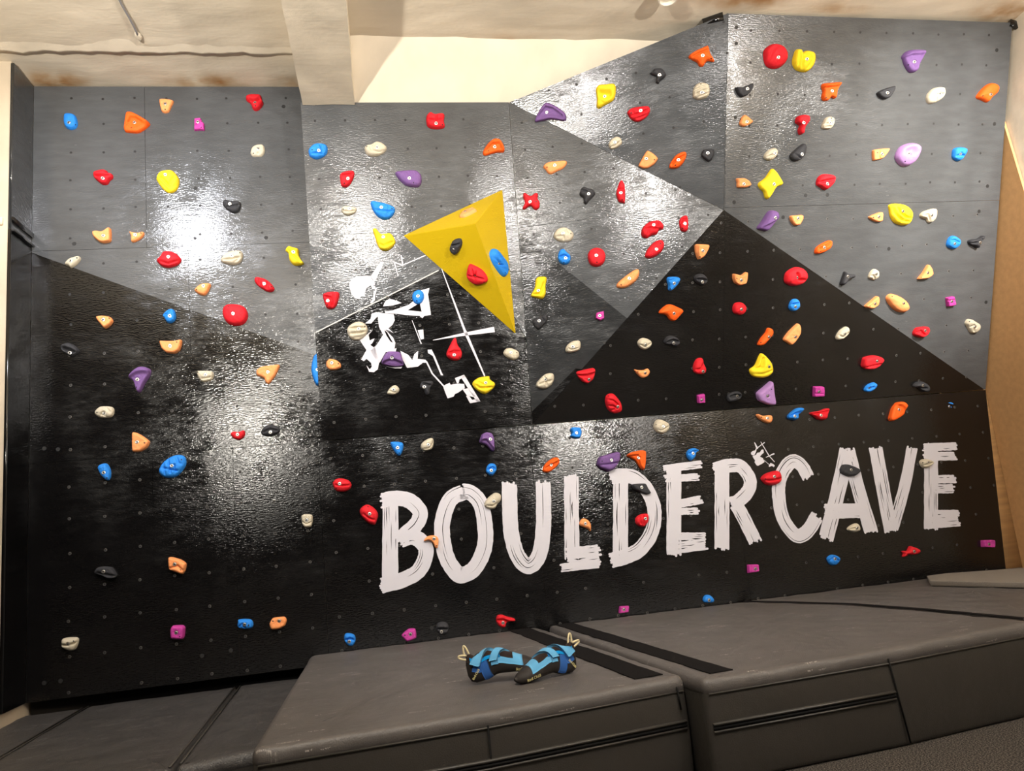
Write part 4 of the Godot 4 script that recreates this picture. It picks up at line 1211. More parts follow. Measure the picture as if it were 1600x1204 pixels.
	hold("black", "E", 3898, 823, 46, "d", [-40, 23, -27, 44, 10, 50, 37, 29, 42, 0, 11, -24, -26, -2], [], [["g", 9, 14, -41, 18, 1, 17, 30, 8]], "black hooded hold below the peach shield hold")
	hold("orange", "E", 3714, 639, 40, "d", [-88, 6, -51, 44, -15, 55, 27, 40, 72, 13, 53, -16, 17, -49, -15, -42, -41, -11], [], [], "orange diamond-shaped hold in the black triangle")
	hold("white", "E", 3530, 455, 38, "d", [-43, 8, -29, 32, 2, 39, 44, 18, 43, -12, 7, -34, -24, -23], [], [["g", 6, 8, -41, 5, -5, -12, 35, 6]], "bone-coloured hold left of a black hold in the black triangle")
	hold("black", "E", 3710, 455, 46, "d", [-51, 3, -33, 37, 4, 43, 41, 23, 50, -7, 20, -26, -12, -14], [], [["g", 10, 15, -51, 1, -4, 18, 38, 6]], "black hooded hold right of the bone hold in the black triangle")
	hold("red", "E", 3161, 263, 46, "f", [-69, 41, -53, 50, 39, 64, 46, 43, 32, -1, -4, -28, -34, -16, -59, 15], [], [["g", 8, 14, -70, 29, -9, 25, 37, 37]], "red boxy hold at the lower left fold of the black triangle")
	hold("peach", "E", 3529, 277, 28, "d", [-65, 22, -39, 18, -2, 16, 24, 24, 35, 1, 19, -24, -13, -32, -39, -15], [-48, 13], [], "tiny peach crescent hold in the black triangle")
	hold("red", "E", 3907, 264, 42, "d", [-53, 31, -32, 76, 6, 81, 17, 47, 31, 15, 23, -15, -15, -21, -47, -5], [], [["g", 8, 12, -51, 13, -13, 16, 8, 45]], "red cupped hold above a tiny magenta one")
	hold("magenta", "E", 3904, 80, 30, "q", [-23, 28, 23, 35, 26, -22, -20, -22], [], [], "tiny magenta square hold at the foot of the black triangle")
	hold("red", "E", 3343, 80, 46, "d", [-70, 41, -59, 71, -22, 78, 8, 51, 34, 8, 33, -37, -14, -49, -50, -26, -67, 11], [-54, 69], [["g", 6, 10, -73, 50, -30, 42, 6, 9], ["g", 6, 10, -71, 10, -30, 7, -5, -10], ["g", 6, 8, -51, -27, -20, -14]], "red shell-ribbed hold low in the black triangle")
	hold("peach", "E", 4160, 823, 34, "f", [-45, 41, -21, 38, 6, 29, 43, 50, 49, 27, 39, -22, -4, -32, -36, -14, -47, 16], [-33, 13], [], "peach cat-eared hold just right of the vertical fold")
	hold("red", "E", 4161, 642, 40, "d", [-44, 13, -26, 40, 17, 40, 45, 14, 40, -21, 8, -38, -36, -23], [], [], "small round red hold on the black area right of the fold")
	hold("red", "E", 4535, 823, 54, "d", [-70, -3, -57, 37, -2, 65, 53, 57, 82, 26, 83, -9, 51, -43, -10, -54, -60, -33], [], [["g", 10, 14, 1, 25, 7, -10, 57, -19], ["g", 6, 6, -76, 18, -47, -33]], "large red round hold with a notch below the diagonal paint line")
	hold("blue", "E", 4530, 641, 40, "d", [-29, 5, -12, 40, 22, 47, 41, 27, 40, -8, 7, -32, -21, -21], [], [["g", 8, 11, -32, 12, 1, 17, 28, 19]], "small blue hooded hold below the large notched red hold")
	hold("orange", "E", 4354, 457, 36, "d", [-64, -44, -45, -10, -13, 25, 3, 54, 31, 48, 37, 17, 5, -23, -28, -52, -59, -52], [-52, -33], [], "slim orange hold left of a peach fin on the black area")
	hold("peach", "E", 4539, 446, 34, "f", [-73, -13, -36, 36, 24, 85, 42, 63, 43, 22, 16, -23, -16, -53, -39, -41], [], [], "peach fin-shaped hold on the black area")
	hold("white", "E", 4885, 448, 38, "d", [-44, -15, -20, 20, 25, 44, 43, 27, 38, -4, 5, -33, -29, -42, -43, -34], [], [["g", 6, 9, -42, -3, -7, -21, 26, 4]], "bone-coloured hold alone on the black area right of the peach fin")
	hold("yellow", "E", 4353, 268, 50, "d", [-115, -17, -81, 7, -54, 62, -36, 84, -4, 64, 30, 21, 42, -27, 26, -57, -12, -76, -68, -72, -102, -54], [], [["g", 10, 15, -98, -10, -48, -2, -33, 53], ["g", 7, 9, -114, -40, -36, -45, 19, -27]], "yellow horned hold on the black area above the purple triangle")
	hold("red", "E", 5120, 257, 48, "f", [-87, -14, -75, 23, -6, 34, 48, 21, 63, -2, 33, -37, -13, -59, -60, -56, -86, -35], [], [["g", 7, 9, -81, -41, -29, -30, 29, -23]], "red blocky hold near the diagonal paint line at right")
	hold("blue", "E", 5089, 76, 40, "d", [-27, -7, -4, 19, 42, 32, 61, 14, 44, -12, 4, -31, -24, -23], [], [["g", 7, 10, -28, -4, 25, 6]], "small blue mushroom hold below the red blocky hold at right")
	hold("black", "E", 5473, 69, 44, "d", [-48, -8, -26, 18, 22, 20, 61, -10, 60, -43, 27, -51, -11, -21], [], [["g", 8, 10, -39, -16, 27, -21]], "black hood-shaped hold at the right of the black area")
	hold("blue", "E", 5690, -93, 36, "d", [-37, 5, -18, 31, 31, 33, 62, 3, 41, -23, 11, -32, -27, -15], [], [["g", 8, 10, -36, 8, 0, 16, 45, -1]], "small blue hold nearest the right edge of the black area")
	hold("magenta", "E", 4718, 77, 32, "q", [-28, 33, 41, 29, 44, -36, -28, -33], [], [["g", 4, 6, -30, -10, 28, -14]], "magenta square hold beside the purple triangular hold")
	hold("lilac", "E", 4345, 78, 50, "f", [-57, 18, -11, 53, 35, 87, 49, 83, 57, 14, 67, -50, 56, -68, 12, -62, -42, -36, -55, -10], [25, 43], [], "light purple triangular hold above the lettering")
	hold("black", "E", 4153, 84, 38, "d", [-67, -8, -58, 13, -22, 29, 17, 27, 32, 7, 18, -17, -22, -33, -58, -32], [], [["g", 12, 18, -50, 3, -18, 10, 12, 2]], "black ring-like hold at the foot of the fold left of the purple triangle")
	hold("red", "E", 4365, 2132, 58, "d", [-72, 34, -55, 65, -9, 87, 44, 75, 78, 35, 77, -11, 36, -47, -16, -54, -58, -30], [], [["g", 10, 9, -62, -27, -33, 45, -2, 68]], "large red dome hold at the top of the right panel")
	hold("yellow", "E", 4554, 2125, 52, "d", [-71, -12, -64, 29, -49, 63, -23, 61, -12, 43, 14, 57, 62, 48, 76, 16, 65, -30, 29, -62, -9, -64, -51, -49], [], [["g", 7, 12, -42, 50, -45, -9, -55, -54], ["g", 7, 11, -15, 32, -24, -18, -26, -68], ["g", 8, 8, -4, 23, 32, 24, 39, -8, 9, -54]], "yellow horseshoe-grooved hold beside the large red dome")
	hold("black", "E", 4181, 1958, 34, "f", [-67, 13, -22, 13, 39, 34, 38, 4, 9, -33, -27, -44, -53, -24], [], [], "black wedge hold at the top right of the vertical fold")
	hold("orange", "E", 4741, 1946, 46, "d", [-60, 30, -48, 48, 5, 53, 68, 56, 60, 30, 45, 2, 36, -40, 3, -31, -12, -51, -45, -52, -56, -26, -49, 2], [-41, -39], [["s", 9, 16, -71, 21, -7, 27, 49, 35]], "orange anvil-shaped hold at the top of the right panel")
	hold("black", "E", 5116, 1935, 36, "f", [-56, 4, -21, 24, 55, 44, 52, 13, 26, -25, -7, -34, -41, -20], [], [], "black leaf hold between the orange anvil hold and a bone hold")
	hold("peach", "E", 4185, 1771, 26, "f", [-41, -7, -28, 26, -8, 42, 19, 25, 47, 2, 20, -17, -12, -27, -33, -21], [-33, 15], [], "peach pointed hold, upper of two near the fold on the right panel")
	hold("red", "E", 4549, 1759, 46, "d", [-37, 12, -27, 40, 10, 52, 48, 44, 49, 11, 23, -22, 14, -59, -8, -64, -17, -40, -9, -12, -31, 2], [], [], "red drip-shaped hold on the right panel")
	hold("white", "E", 4736, 1759, 38, "d", [-46, -17, -24, 30, 9, 41, 34, 30, 34, -4, 11, -32, -32, -32], [5, 27], [["g", 6, 10, -52, -9, -12, -1, 22, 15], ["g", 6, 9, -49, -25, 0, -20]], "bone-coloured grooved hold right of the red drip hold")
	hold("white", "E", 4370, 1583, 34, "d", [-62, -13, -37, 20, 5, 35, 27, 19, 23, -9, -9, -36, -46, -35], [], [["g", 6, 8, -60, -24, -13, -6]], "small bone-coloured hold left of a black fin on the right panel")
	hold("black", "E", 4548, 1574, 38, "d", [-66, -1, -40, 27, 18, 67, 40, 54, 36, 7, 10, -26, -33, -38, -60, -25], [], [["g", 6, 7, -55, 10, -11, -19]], "black fin hold above the yellow star-like hold")
	hold("peach", "E", 4171, 1405, 30, "f", [-42, 36, 7, 37, 39, 20, 55, -4, 29, -18, -34, -19, -38, 12], [], [], "peach bullet-shaped hold left of the yellow star-like hold")
	hold("yellow", "E", 4368, 1400, 48, "d", [-93, 9, -49, 41, -8, 93, 19, 83, 52, 40, 71, 1, 27, -17, -4, -60, -27, -87, -47, -78, -58, -45, -85, -20], [], [["s", 9, 14, -97, 2, -45, 30, -9, 77]], "yellow star-like pointed hold on the right panel")
	hold("red", "E", 4721, 1393, 48, "d", [-54, 3, -46, 42, -9, 64, 46, 60, 72, 45, 65, 11, 38, -18, 6, -34, -28, -17], [], [["g", 9, 14, -53, 11, -5, 20, 50, 28]], "red toothed dome hold right of the yellow star-like hold")
	hold("purple", "E", 5288, 2116, 54, "d", [-67, 39, -39, 67, 5, 79, 67, 78, 84, 64, 75, 31, 50, -12, 41, -45, 13, -57, -15, -50, -45, -13, -60, 20], [-34, -15], [["s", 10, 14, -77, 23, -23, 44, 60, 48]], "purple tapered hold at the top right of the wall")
	hold("white", "E", 5487, 1930, 40, "d", [-79, -20, -67, 9, -29, 38, 33, 44, 49, 9, 32, -25, -12, -49, -63, -54], [], [["g", 5, 9, -86, -19, -29, -12, -15, -52], ["g", 5, 8, -43, 29, -24, -4, 27, 0]], "bone-coloured cracked hold at the upper right")
	hold("orange", "E", 5847, 1925, 40, "d", [-80, -11, -43, 38, 1, 69, 41, 74, 76, 53, 70, 14, 31, -15, 4, -43, -38, -30], [-57, -9], [], "orange slanted hold at the upper right edge")
	hold("peach", "E", 5103, 1571, 28, "f", [-55, 24, -5, 33, 57, 35, 42, 3, 15, -26, -13, -33, -50, -36], [-34, 8], [["g", 4, 6, -19, 27, -13, -32]], "small peach hold beside the round pinkish purple hold")
	hold("lilac", "E", 5280, 1569, 62, "d", [-72, -7, -44, 42, 11, 65, 62, 65, 92, 40, 89, 1, 63, -48, 19, -74, -26, -71, -62, -41], [-26, -48], [["g", 30, 16, -2, 13, 21, 18]], "large round pinkish purple dish hold on the right panel")
	hold("blue", "E", 5661, 1564, 40, "d", [-43, -2, -34, 33, 6, 44, 53, 37, 59, 12, 34, -28, 1, -44, -36, -27], [], [["g", 8, 10, -29, -14, 0, -5, 36, -15]], "bright blue rounded hold at the right of the wall")
	hold("peach", "E", 4539, 1189, 28, "f", [-48, 17, -17, 21, 37, 21, 40, -5, 17, -39, -16, -41, -41, -13], [], [], "small peach cup hold right of the purple tongue hold")
	hold("peach", "E", 5101, 1184, 28, "f", [-62, 2, -28, 17, 28, 30, 33, -25, -3, -32, -49, -13], [-41, -2], [], "small peach pointed hold left of the yellow fan hold")
	hold("yellow", "E", 5253, 1213, 52, "d", [-72, 43, -29, 52, 40, 41, 83, 4, 91, -41, 71, -81, 25, -87, -28, -68, -59, -27, -69, 13], [49, -23], [["g", 7, 13, -63, 37, -49, -9, 5, -55, 63, -67], ["g", 7, 12, -35, 41, -15, -4, 27, -36, 70, -47]], "yellow fan-grooved hold on the right panel")
	hold("white", "E", 5473, 1183, 38, "d", [-66, 3, -41, 27, 34, 44, 52, 30, 49, -16, 22, -45, -7, -44, -20, -24, -50, -13], [], [["g", 7, 9, -71, 2, -24, 6, -4, -40]], "bone-coloured snout-like hold right of the yellow fan hold")
	hold("purple", "E", 4367, 1195, 50, "d", [-96, -56, -64, -13, -28, 39, 4, 50, 37, 37, 43, -2, 17, -30, -25, -73, -58, -72], [], [["s", 9, 12, -102, -52, -49, -39, 15, -12]], "purple tongue hold on the paint line right of the peak")
	hold("orange", "E", 4722, 1004, 36, "d", [-53, -26, -41, 4, 8, 32, 52, 45, 64, 25, 49, -9, -1, -33, -39, -38], [-27, -22], [["g", 6, 9, -29, -2, 10, 12, 42, 30]], "orange oval hold on the grey right panel")
	hold("black", "E", 4891, 815, 38, "d", [-36, -42, -23, -1, -8, 34, 15, 19, 61, 10, 56, -10, 23, -19, -10, -53, -27, -52], [], [], "black claw hold left of a small bone hold on the right panel")
	hold("white", "E", 5096, 823, 34, "d", [-41, -17, -29, 13, -1, 33, 29, 16, 31, -20, 3, -39, -27, -30], [], [["g", 6, 8, -48, -11, -16, -8, -3, -37]], "small bone-coloured hold above the large peach oval")
	hold("peach", "E", 5472, 815, 32, "f", [-56, -34, -25, 1, 13, 54, 39, 24, 47, -13, 7, -37, -52, -40], [-45, -26], [], "peach horn-shaped hold on the grey right panel")
	hold("peach", "E", 5097, 632, 34, "f", [-60, -12, -21, 18, 24, 49, 36, 25, 32, -11, -7, -33, -48, -25], [-41, -12], [], "peach hold crossing the diagonal paint line at right")
	hold("peach", "E", 5296, 626, 46, "d", [-103, 30, -91, 58, -56, 62, 10, 35, 53, -4, 61, -41, 27, -62, -21, -53, -69, -19], [-81, 48], [], "large smooth peach oval hold on the right panel")
	hold("magenta", "E", 5665, 620, 30, "q", [-30, 25, 20, 33, 39, -26, -18, -34], [], [["g", 4, 6, -34, 5, 16, 11]], "magenta square hold at the right of the grey panel")
	hold("red", "E", 5469, 438, 42, "f", [-66, -9, -44, 19, 33, 23, 43, -4, 25, -35, -16, -49, -63, -30], [], [["g", 6, 9, -75, -17, -34, 2, -3, -27]], "red faceted hold just above the paint line at right")
	hold("white", "E", 5850, 442, 38, "d", [-56, 25, -40, 51, -9, 49, 10, 38, 49, 14, 54, -19, 29, -44, -8, -42, -28, -20, -42, 3], [-42, 38], [["g", 6, 10, -44, -6, -9, 13, 0, -30]], "bone-coloured curled hold at the right edge")
	hold("blue", "E", 5652, 997, 42, "d", [-36, -1, -21, 39, 14, 52, 58, 26, 58, -10, 20, -36, -22, -23], [-29, 39], [["g", 6, 9, -41, 22, 0, 25, 41, 6]], "blue cap-shaped hold beside a black one at the right edge")
	hold("black", "E", 5842, 998, 42, "d", [-67, 13, -43, 23, -1, 26, 39, 46, 43, 25, 19, 0, 3, -36, -22, -25, -59, -8], [], [["g", 7, 9, -70, -3, -16, 1, 18, 20]], "black bird-like hold at the right edge of the wall")
	hold("red", "B", 1634, 1262, 44, "d", [-40, 12, -20, 32, 16, 32, 52, 16, 66, -11, 48, -37, 12, -45, -24, -35, -38, -11], [-20, -23], [["g", 6, 9, -21, -4, 15, -12, 64, -12]], "red oval hold upper left of the letter B")
	hold("red", "B", 1793, 1075, 48, "d", [-56, 24, -39, 47, -6, 55, 29, 30, 47, -4, 38, -40, 23, -63, -13, -49, -47, -9], [-7, 42], [["g", 6, 8, -36, 3, -2, -27, 34, -40]], "red round hold touching the left of the letter B")
	hold("blue", "B", 1979, 1443, 36, "d", [-40, 37, -11, 42, 31, 31, 35, 2, 16, -39, -3, -41, -28, -2], [7, -31], [], "blue tapered hold below the seam, above the letters B and O")
	hold("white", "B", 2160, 1446, 34, "d", [-44, 1, -23, 28, 21, 44, 36, 28, 26, -15, 1, -29, -32, -26], [], [["g", 5, 8, -37, -21, 6, -19, 33, 17]], "bone-coloured wedge hold above the letter O")
	hold("purple", "B", 2531, 1447, 48, "f", [-61, 0, -45, 38, -15, 50, 18, 38, 28, 3, 24, -65, 9, -64, -22, -28, -59, -10], [], [["s", 8, 14, -61, 2, -22, 4, 21, -62]], "purple hooked hold above the letters O and U")
	hold("blue", "B", 2522, 1263, 36, "d", [-26, 13, -8, 41, 21, 43, 37, 27, 34, -2, 4, -30, -23, -11], [-2, -24], [["g", 8, 10, -19, 7, 12, 18, 30, 2]], "small blue hold directly above the letter O")
	hold("white", "B", 2521, 1080, 40, "d", [-55, -7, -31, 24, 15, 51, 48, 36, 45, 3, 23, -18, 2, -43, -46, -33], [-50, -22], [["g", 6, 9, -52, -20, -9, -26, 26, -10]], "bone-coloured hold between the letters O and U")
	hold("peach", "B", 2151, 898, 30, "d", [-59, -8, -37, 17, 5, 18, 27, -3, 18, -53, 4, -51, -7, -22, -30, -6], [12, -41], [], "brownish peach crescent hold between the letters B and O")
	hold("blue", "B", 3071, 1447, 34, "f", [-31, 30, -15, 40, 31, 33, 37, 4, 23, -30, -12, -29, -36, -15, -24, 4], [-34, -7], [], "blue notched square hold below the seam, above the letter L")
	hold("white", "B", 3633, 1443, 40, "d", [-51, 22, -28, 51, 8, 46, 47, 19, 46, -16, 7, -42, -34, -30, -54, -3], [-44, 17], [["g", 5, 7, -54, -11, -13, -24, 32, -2]], "bone-coloured rounded hold above the first letter E")
	hold("orange", "B", 2891, 1265, 40, "d", [-50, -18, -24, 18, 24, 44, 54, 41, 58, 11, 27, -20, -15, -41, -45, -36], [], [["s", 7, 10, -41, -11, 1, 5, 50, 25]], "orange oval hold above the letter L")
	hold("purple", "B", 3266, 1261, 56, "f", [-83, -15, -65, 28, -18, 39, 51, 51, 67, 37, 59, -7, 22, -54, -20, -65, -63, -42], [-60, -1], [["g", 7, 9, -78, -23, -17, -23, 45, -18]], "light purple angular hold touching the top of the letter D")
	hold("orange", "B", 3445, 1262, 40, "f", [-65, 22, -35, 40, 23, 47, 54, 37, 46, -32, 33, -76, 14, -64, -11, -17, -40, 5], [5, -50], [["s", 7, 10, -64, 20, -2, 20, 8, -60]], "orange beak-shaped hold above the letter D")
	hold("blue", "B", 3806, 1260, 38, "d", [-33, 8, -11, 31, 27, 33, 51, 16, 28, 3, 19, -22, -11, -42, -30, -23], [], [["g", 8, 9, -28, 0, 6, 11, 38, 15]], "blue curled hold above the first letter E")
	hold("peach", "B", 3064, 896, 30, "d", [-30, 10, -10, 32, 19, 24, 37, -6, 32, -51, 17, -33, -16, -16, -30, -5], [24, -34], [], "brownish peach crescent hold on the letter L")
	hold("black", "B", 3444, 1080, 34, "f", [-53, 25, 30, 23, 46, -8, 61, -39, 31, -46, -8, -28, -47, -5], [], [], "black hold on the upper part of the letter D")
	hold("red", "B", 3441, 890, 40, "d", [-54, 5, -24, 27, 23, 29, 31, 7, 21, -26, -13, -49, -51, -29], [], [["g", 6, 9, -31, 13, -31, -26], ["g", 6, 8, -6, 15, -12, -33]], "red lumpy hold inside the letter D")
	hold("magenta", "B", 4108, 519, 32, "q", [-38, 28, 28, 24, 24, -20, -44, -22], [], [["g", 4, 6, -22, 25, -29, -18]], "magenta square hold below the letter R")
	hold("red", "B", 4322, 1069, 46, "d", [-75, -1, -50, 21, -9, 33, 39, 38, 59, 24, 64, -10, 49, -39, 3, -53, -42, -46, -67, -23], [-62, -9], [["g", 7, 12, -74, -18, -29, -22, 48, -16]], "red lip-like hold between the letters R and C")
	hold("peach", "B", 4345, 1444, 32, "d", [-64, 26, -56, 35, -22, 21, 19, 23, 38, 15, 39, -10, 20, -31, -9, -25, -45, -1], [-43, 10], [], "peach banana-shaped hold below the light purple triangle")
	hold("blue", "B", 4529, 1442, 44, "d", [-31, 11, -3, 34, 41, 56, 75, 53, 83, 40, 63, 23, 41, 18, 28, -19, 1, -20, -28, -9], [], [["g", 8, 12, -26, 4, 6, 17, 45, 24]], "blue hammer-shaped hold left of a red one above the letter C")
	hold("red", "B", 4715, 1434, 42, "d", [-61, 24, -27, 32, 8, 34, 56, 47, 77, 37, 60, 4, 42, -27, -3, -25, -33, 0], [], [["g", 8, 13, -70, 16, -8, 15, 57, 23]], "red open-mouthed hold above the letter C")
	hold("orange", "B", 5286, 1431, 46, "f", [-69, -47, -36, 15, 7, 53, 49, 52, 76, 18, 62, 8, 44, -29, 16, -48, -36, -69, -65, -67], [-70, -55], [["s", 8, 12, -17, 37, 22, 24, 49, 0]], "orange hatchet-shaped hold above the letters V and E")
	hold("black", "B", 4865, 1066, 36, "f", [-64, 12, -42, 39, -2, 38, 61, 7, 74, -15, 36, -38, -16, -39, -63, -14], [], [], "black hold across the top of the letter A")
	hold("white", "B", 5425, 1068, 40, "d", [-41, 3, -21, 23, 20, 21, 57, 0, 41, -20, 8, -35, -27, -30], [-35, 1], [["g", 6, 8, -44, -19, -1, -12, 36, -5]], "bone-coloured hold on the stem of the last letter E")
	hold("white", "B", 4837, 697, 34, "d", [-53, 3, -24, 21, 17, 29, 32, 5, 25, -20, -11, -26, -48, -12], [], [["g", 6, 7, -56, -2, -16, 0]], "small bone-coloured hold under the letter A")
	hold("red", "B", 5208, 512, 34, "d", [-71, 7, -57, 10, -34, 8, -11, 33, 11, 29, 47, 10, 49, -11, 17, -23, -39, -17, -56, -28, -74, -26, -63, -9], [], [], "red fish-shaped hold below the letter V")
	hold("magenta", "B", 5758, 502, 32, "q", [-33, 29, 53, 23, 41, -27, -40, -15], [], [], "magenta square hold at the bottom right of the wall")
	hold("blue", "B", 4648, 523, 38, "d", [-37, 10, -3, 26, 39, 12, 45, -13, 12, -40, -20, -36, -35, -15], [], [["g", 7, 10, -37, -9, 0, 12, 28, -16]], "blue hold below the letters C and A")
	hold("blue", "B", 1637, 384, 38, "d", [-26, 34, -10, 43, 25, 32, 35, 5, 22, -24, -5, -26, -27, 3], [], [["g", 8, 12, -20, 9, 3, 15, 31, 3]], "blue cupped hold at the wall foot left of the shoes")
	hold("magenta", "B", 1977, 384, 40, "f", [-50, -4, -8, 27, 30, 22, 32, -27, -22, -41], [-31, -1], [], "magenta five-sided hold at the wall foot above the mat")
	hold("black", "B", 2152, 376, 42, "d", [-27, 30, -7, 50, 30, 46, 47, 21, 35, -13, 6, -23, -20, -2], [], [["g", 8, 12, -25, 14, 8, 15, 39, 7]], "black hooded hold at the wall foot left of the shoes")
	hold("red", "B", 2508, 385, 46, "d", [-34, 20, -22, 41, 4, 41, 29, 29, 75, 11, 69, -4, 26, -3, 17, -27, -3, -31, -27, -12], [], [["g", 8, 12, -28, 15, 5, 15, 24, 3]], "red hooked hold at the wall foot just above the shoes")
	hold("magenta", "B", 3240, 374, 30, "q", [-18, 19, 37, 16, 29, -21, -28, -20], [], [], "magenta square hold at the mat edge below the letter D")
	hold("blue", "B", 3779, 368, 34, "d", [-29, 4, -12, 28, 20, 25, 39, 1, 29, -19, -18, -15], [], [], "round blue hold at the mat edge below the letter R")

func build_lettering() -> void:
	var o := thing("wall_lettering", "white brush-painted words BOULDER CAVE along the black lower wall", "lettering", PLANE["B"])
	letter(o, "B", [[91, [1918, 1162, 1882, 662]], [88, [1866, 1145, 1954, 1151, 2032, 1126, 2083, 1058, 2055, 991, 1990, 942, 1951, 909]], [88, [1960, 908, 2035, 919, 2096, 862, 2091, 789, 2039, 717, 1944, 682, 1829, 665]]], 100)
	letter(o, "O", [[92, [2352, 1153, 2267, 1116, 2214, 1008, 2202, 898, 2220, 776, 2269, 688, 2310, 675, 2379, 709, 2441, 809, 2459, 928, 2445, 1071, 2394, 1142, 2342, 1158]]], 101)
	letter(o, "U", [[92, [2629, 1178, 2617, 1026, 2612, 885, 2633, 761, 2684, 686, 2739, 703, 2781, 774, 2812, 913, 2825, 1035, 2837, 1170]]], 102)
	letter(o, "L", [[91, [3016, 1193, 2964, 699]], [123, [2935, 702, 3138, 704]], [49, [2891, 652, 3123, 652]]], 103)
	letter(o, "D", [[95, [3329, 1176, 3263, 658]], [90, [3262, 1162, 3350, 1162, 3424, 1138, 3487, 1058, 3516, 942, 3485, 813, 3400, 716, 3303, 678, 3207, 664]]], 104)
	letter(o, "E", [[95, [3680, 1190, 3605, 656]], [48, [3619, 1181, 3860, 1190]], [46, [3611, 1121, 3835, 1112]], [52, [3667, 957, 3828, 972]], [42, [3660, 914, 3805, 903]], [46, [3639, 764, 3828, 745]], [68, [3588, 696, 3819, 697]]], 105)
	letter(o, "R", [[97, [3999, 1168, 3921, 662]], [86, [3942, 1148, 4040, 1165, 4125, 1152, 4172, 1072, 4154, 1003, 4081, 944, 4019, 925]], [90, [4052, 927, 4095, 828, 4147, 679]]], 106)
	letter(o, "C", [[89, [4574, 1047, 4547, 1117, 4492, 1157, 4424, 1117, 4371, 1034, 4350, 924, 4362, 792, 4428, 691, 4508, 708, 4591, 795]]], 107)
	letter(o, "A", [[101, [4879, 1199, 4757, 918, 4629, 655]], [96, [4888, 1198, 4910, 955, 4950, 659]], [94, [4646, 821, 4938, 800]]], 108)
	letter(o, "V", [[98, [5087, 1192, 5087, 940, 5091, 655]], [78, [5352, 1171, 5240, 916, 5109, 674]]], 109)
	letter(o, "E", [[100, [5496, 1180, 5379, 637]], [52, [5434, 1169, 5685, 1157]], [57, [5429, 1111, 5661, 1092]], [54, [5473, 953, 5627, 942]], [59, [5460, 891, 5602, 881]], [42, [5426, 736, 5602, 720]], [77, [5349, 679, 5594, 674]]], 110)
	var c := thing("climber_emblem", "white painted figure of a climber with crossed bars on the middle panel", "painted emblem", PLANE["C"])
	figure(c, [
		[2096, 744, 2171, 785, 2179, 731],
		[1948, 633, 1964, 618, 1995, 552, 1980, 561, 1959, 598],
		[1855, 608, 1886, 641, 1913, 611, 1907, 582, 1885, 584, 1859, 574],
		[1861, 547, 1907, 582, 1881, 530]], [], "black_paint", 0.0022)
	figure(c, [
		[1760, 913, 1774, 945, 1806, 963, 1861, 965, 1892, 960, 1908, 935, 1911, 907, 1885, 905, 1860, 889, 1846, 857, 1849, 841, 1826, 840, 1813, 825, 1790, 831, 1770, 857],
		[1888, 956, 1936, 1023, 1957, 1046, 1971, 1046, 1960, 1010, 1941, 982, 1914, 927, 1902, 931],
		[1793, 815, 1821, 820, 1811, 794, 1794, 771, 1788, 739, 1793, 699, 1819, 738, 1848, 756, 1877, 783, 1897, 794, 1878, 799, 1869, 822, 1847, 805, 1830, 781, 1809, 762, 1795, 723, 1787, 691, 1773, 708, 1775, 740, 1785, 780, 1776, 792],
		[1885, 913, 1908, 901, 1920, 878, 1907, 842, 1905, 814, 1882, 795, 1876, 803, 1895, 823, 1900, 855, 1911, 878, 1892, 891],
		[1951, 775, 1965, 803, 1990, 818, 2021, 810, 2063, 790, 2007, 777],
		[2015, 728, 1960, 732, 1961, 743, 2009, 748, 2102, 776, 2136, 799, 2184, 862, 2237, 873, 2225, 836, 2234, 709, 2193, 704, 2180, 691, 2165, 706, 2082, 716],
		[1839, 677, 1872, 703, 1882, 735, 1909, 741, 1960, 731, 2011, 724, 2015, 688, 1999, 660, 1974, 641, 2003, 608, 1981, 625, 1954, 634, 1997, 584, 2009, 551, 2001, 515, 2014, 518, 2008, 499, 1948, 498, 1909, 437, 1884, 458, 1859, 512, 1896, 541, 1940, 603, 1919, 652, 1916, 717, 1899, 702, 1874, 675],
		[1842, 608, 1875, 631, 1869, 599, 1896, 597, 1874, 559, 1891, 522, 1905, 437, 1895, 398, 1870, 382, 1843, 387, 1830, 426, 1848, 401, 1861, 416, 1858, 440, 1833, 465, 1816, 452, 1801, 463, 1836, 517, 1815, 554, 1801, 579],
		[2035, 501, 2081, 474, 2103, 441, 2117, 476, 2142, 495, 2135, 447, 2182, 438, 2195, 419, 2165, 421, 2132, 399, 2068, 396, 2047, 444],
		[1927, 418, 1981, 404, 2041, 404, 2032, 395, 1997, 397],
		[2199, 498, 2223, 498, 2240, 457, 2273, 358, 2282, 337, 2268, 338, 2228, 457, 2215, 468, 2200, 477],
		[2275, 273, 2317, 290, 2322, 277, 2369, 282, 2405, 276, 2407, 252, 2364, 226, 2344, 219, 2335, 204, 2298, 196, 2288, 227],
		[2351, 316, 2409, 333, 2416, 320, 2378, 306, 2373, 286, 2361, 283],
		[2409, 333, 2496, 164, 2474, 162, 2391, 313],
		[2496, 164, 2432, 157, 2411, 203, 2428, 206, 2446, 177, 2483, 181],
		[2390, 249, 2411, 247, 2427, 250, 2445, 221, 2472, 198, 2456, 193, 2416, 206],
		[2147, 620, 2181, 622, 2181, 565, 2161, 562]], [
		[3, 7, 2118, 681, 2163, 536],
		[9, 9, 2186, 428, 2216, 353, 2283, 268],
		[4, 14, 2318, 991, 2433, 600],
		[18, 8, 2433, 600, 2534, 316],
		[3, 34, 2235, 554, 2431, 580, 2616, 599],
		[6, 6, 2087, 1021, 2227, 1075],
		[6, 4, 2037, 1043, 2052, 953],
		[4, 10, 2025, 1045, 2087, 1017],
		[7, 7, 2079, 1082, 2087, 1017]], "letter_white")
	var s := thing("climber_emblem", "small white painted climber figure between the letters R and C", "painted emblem", PLANE["B"])
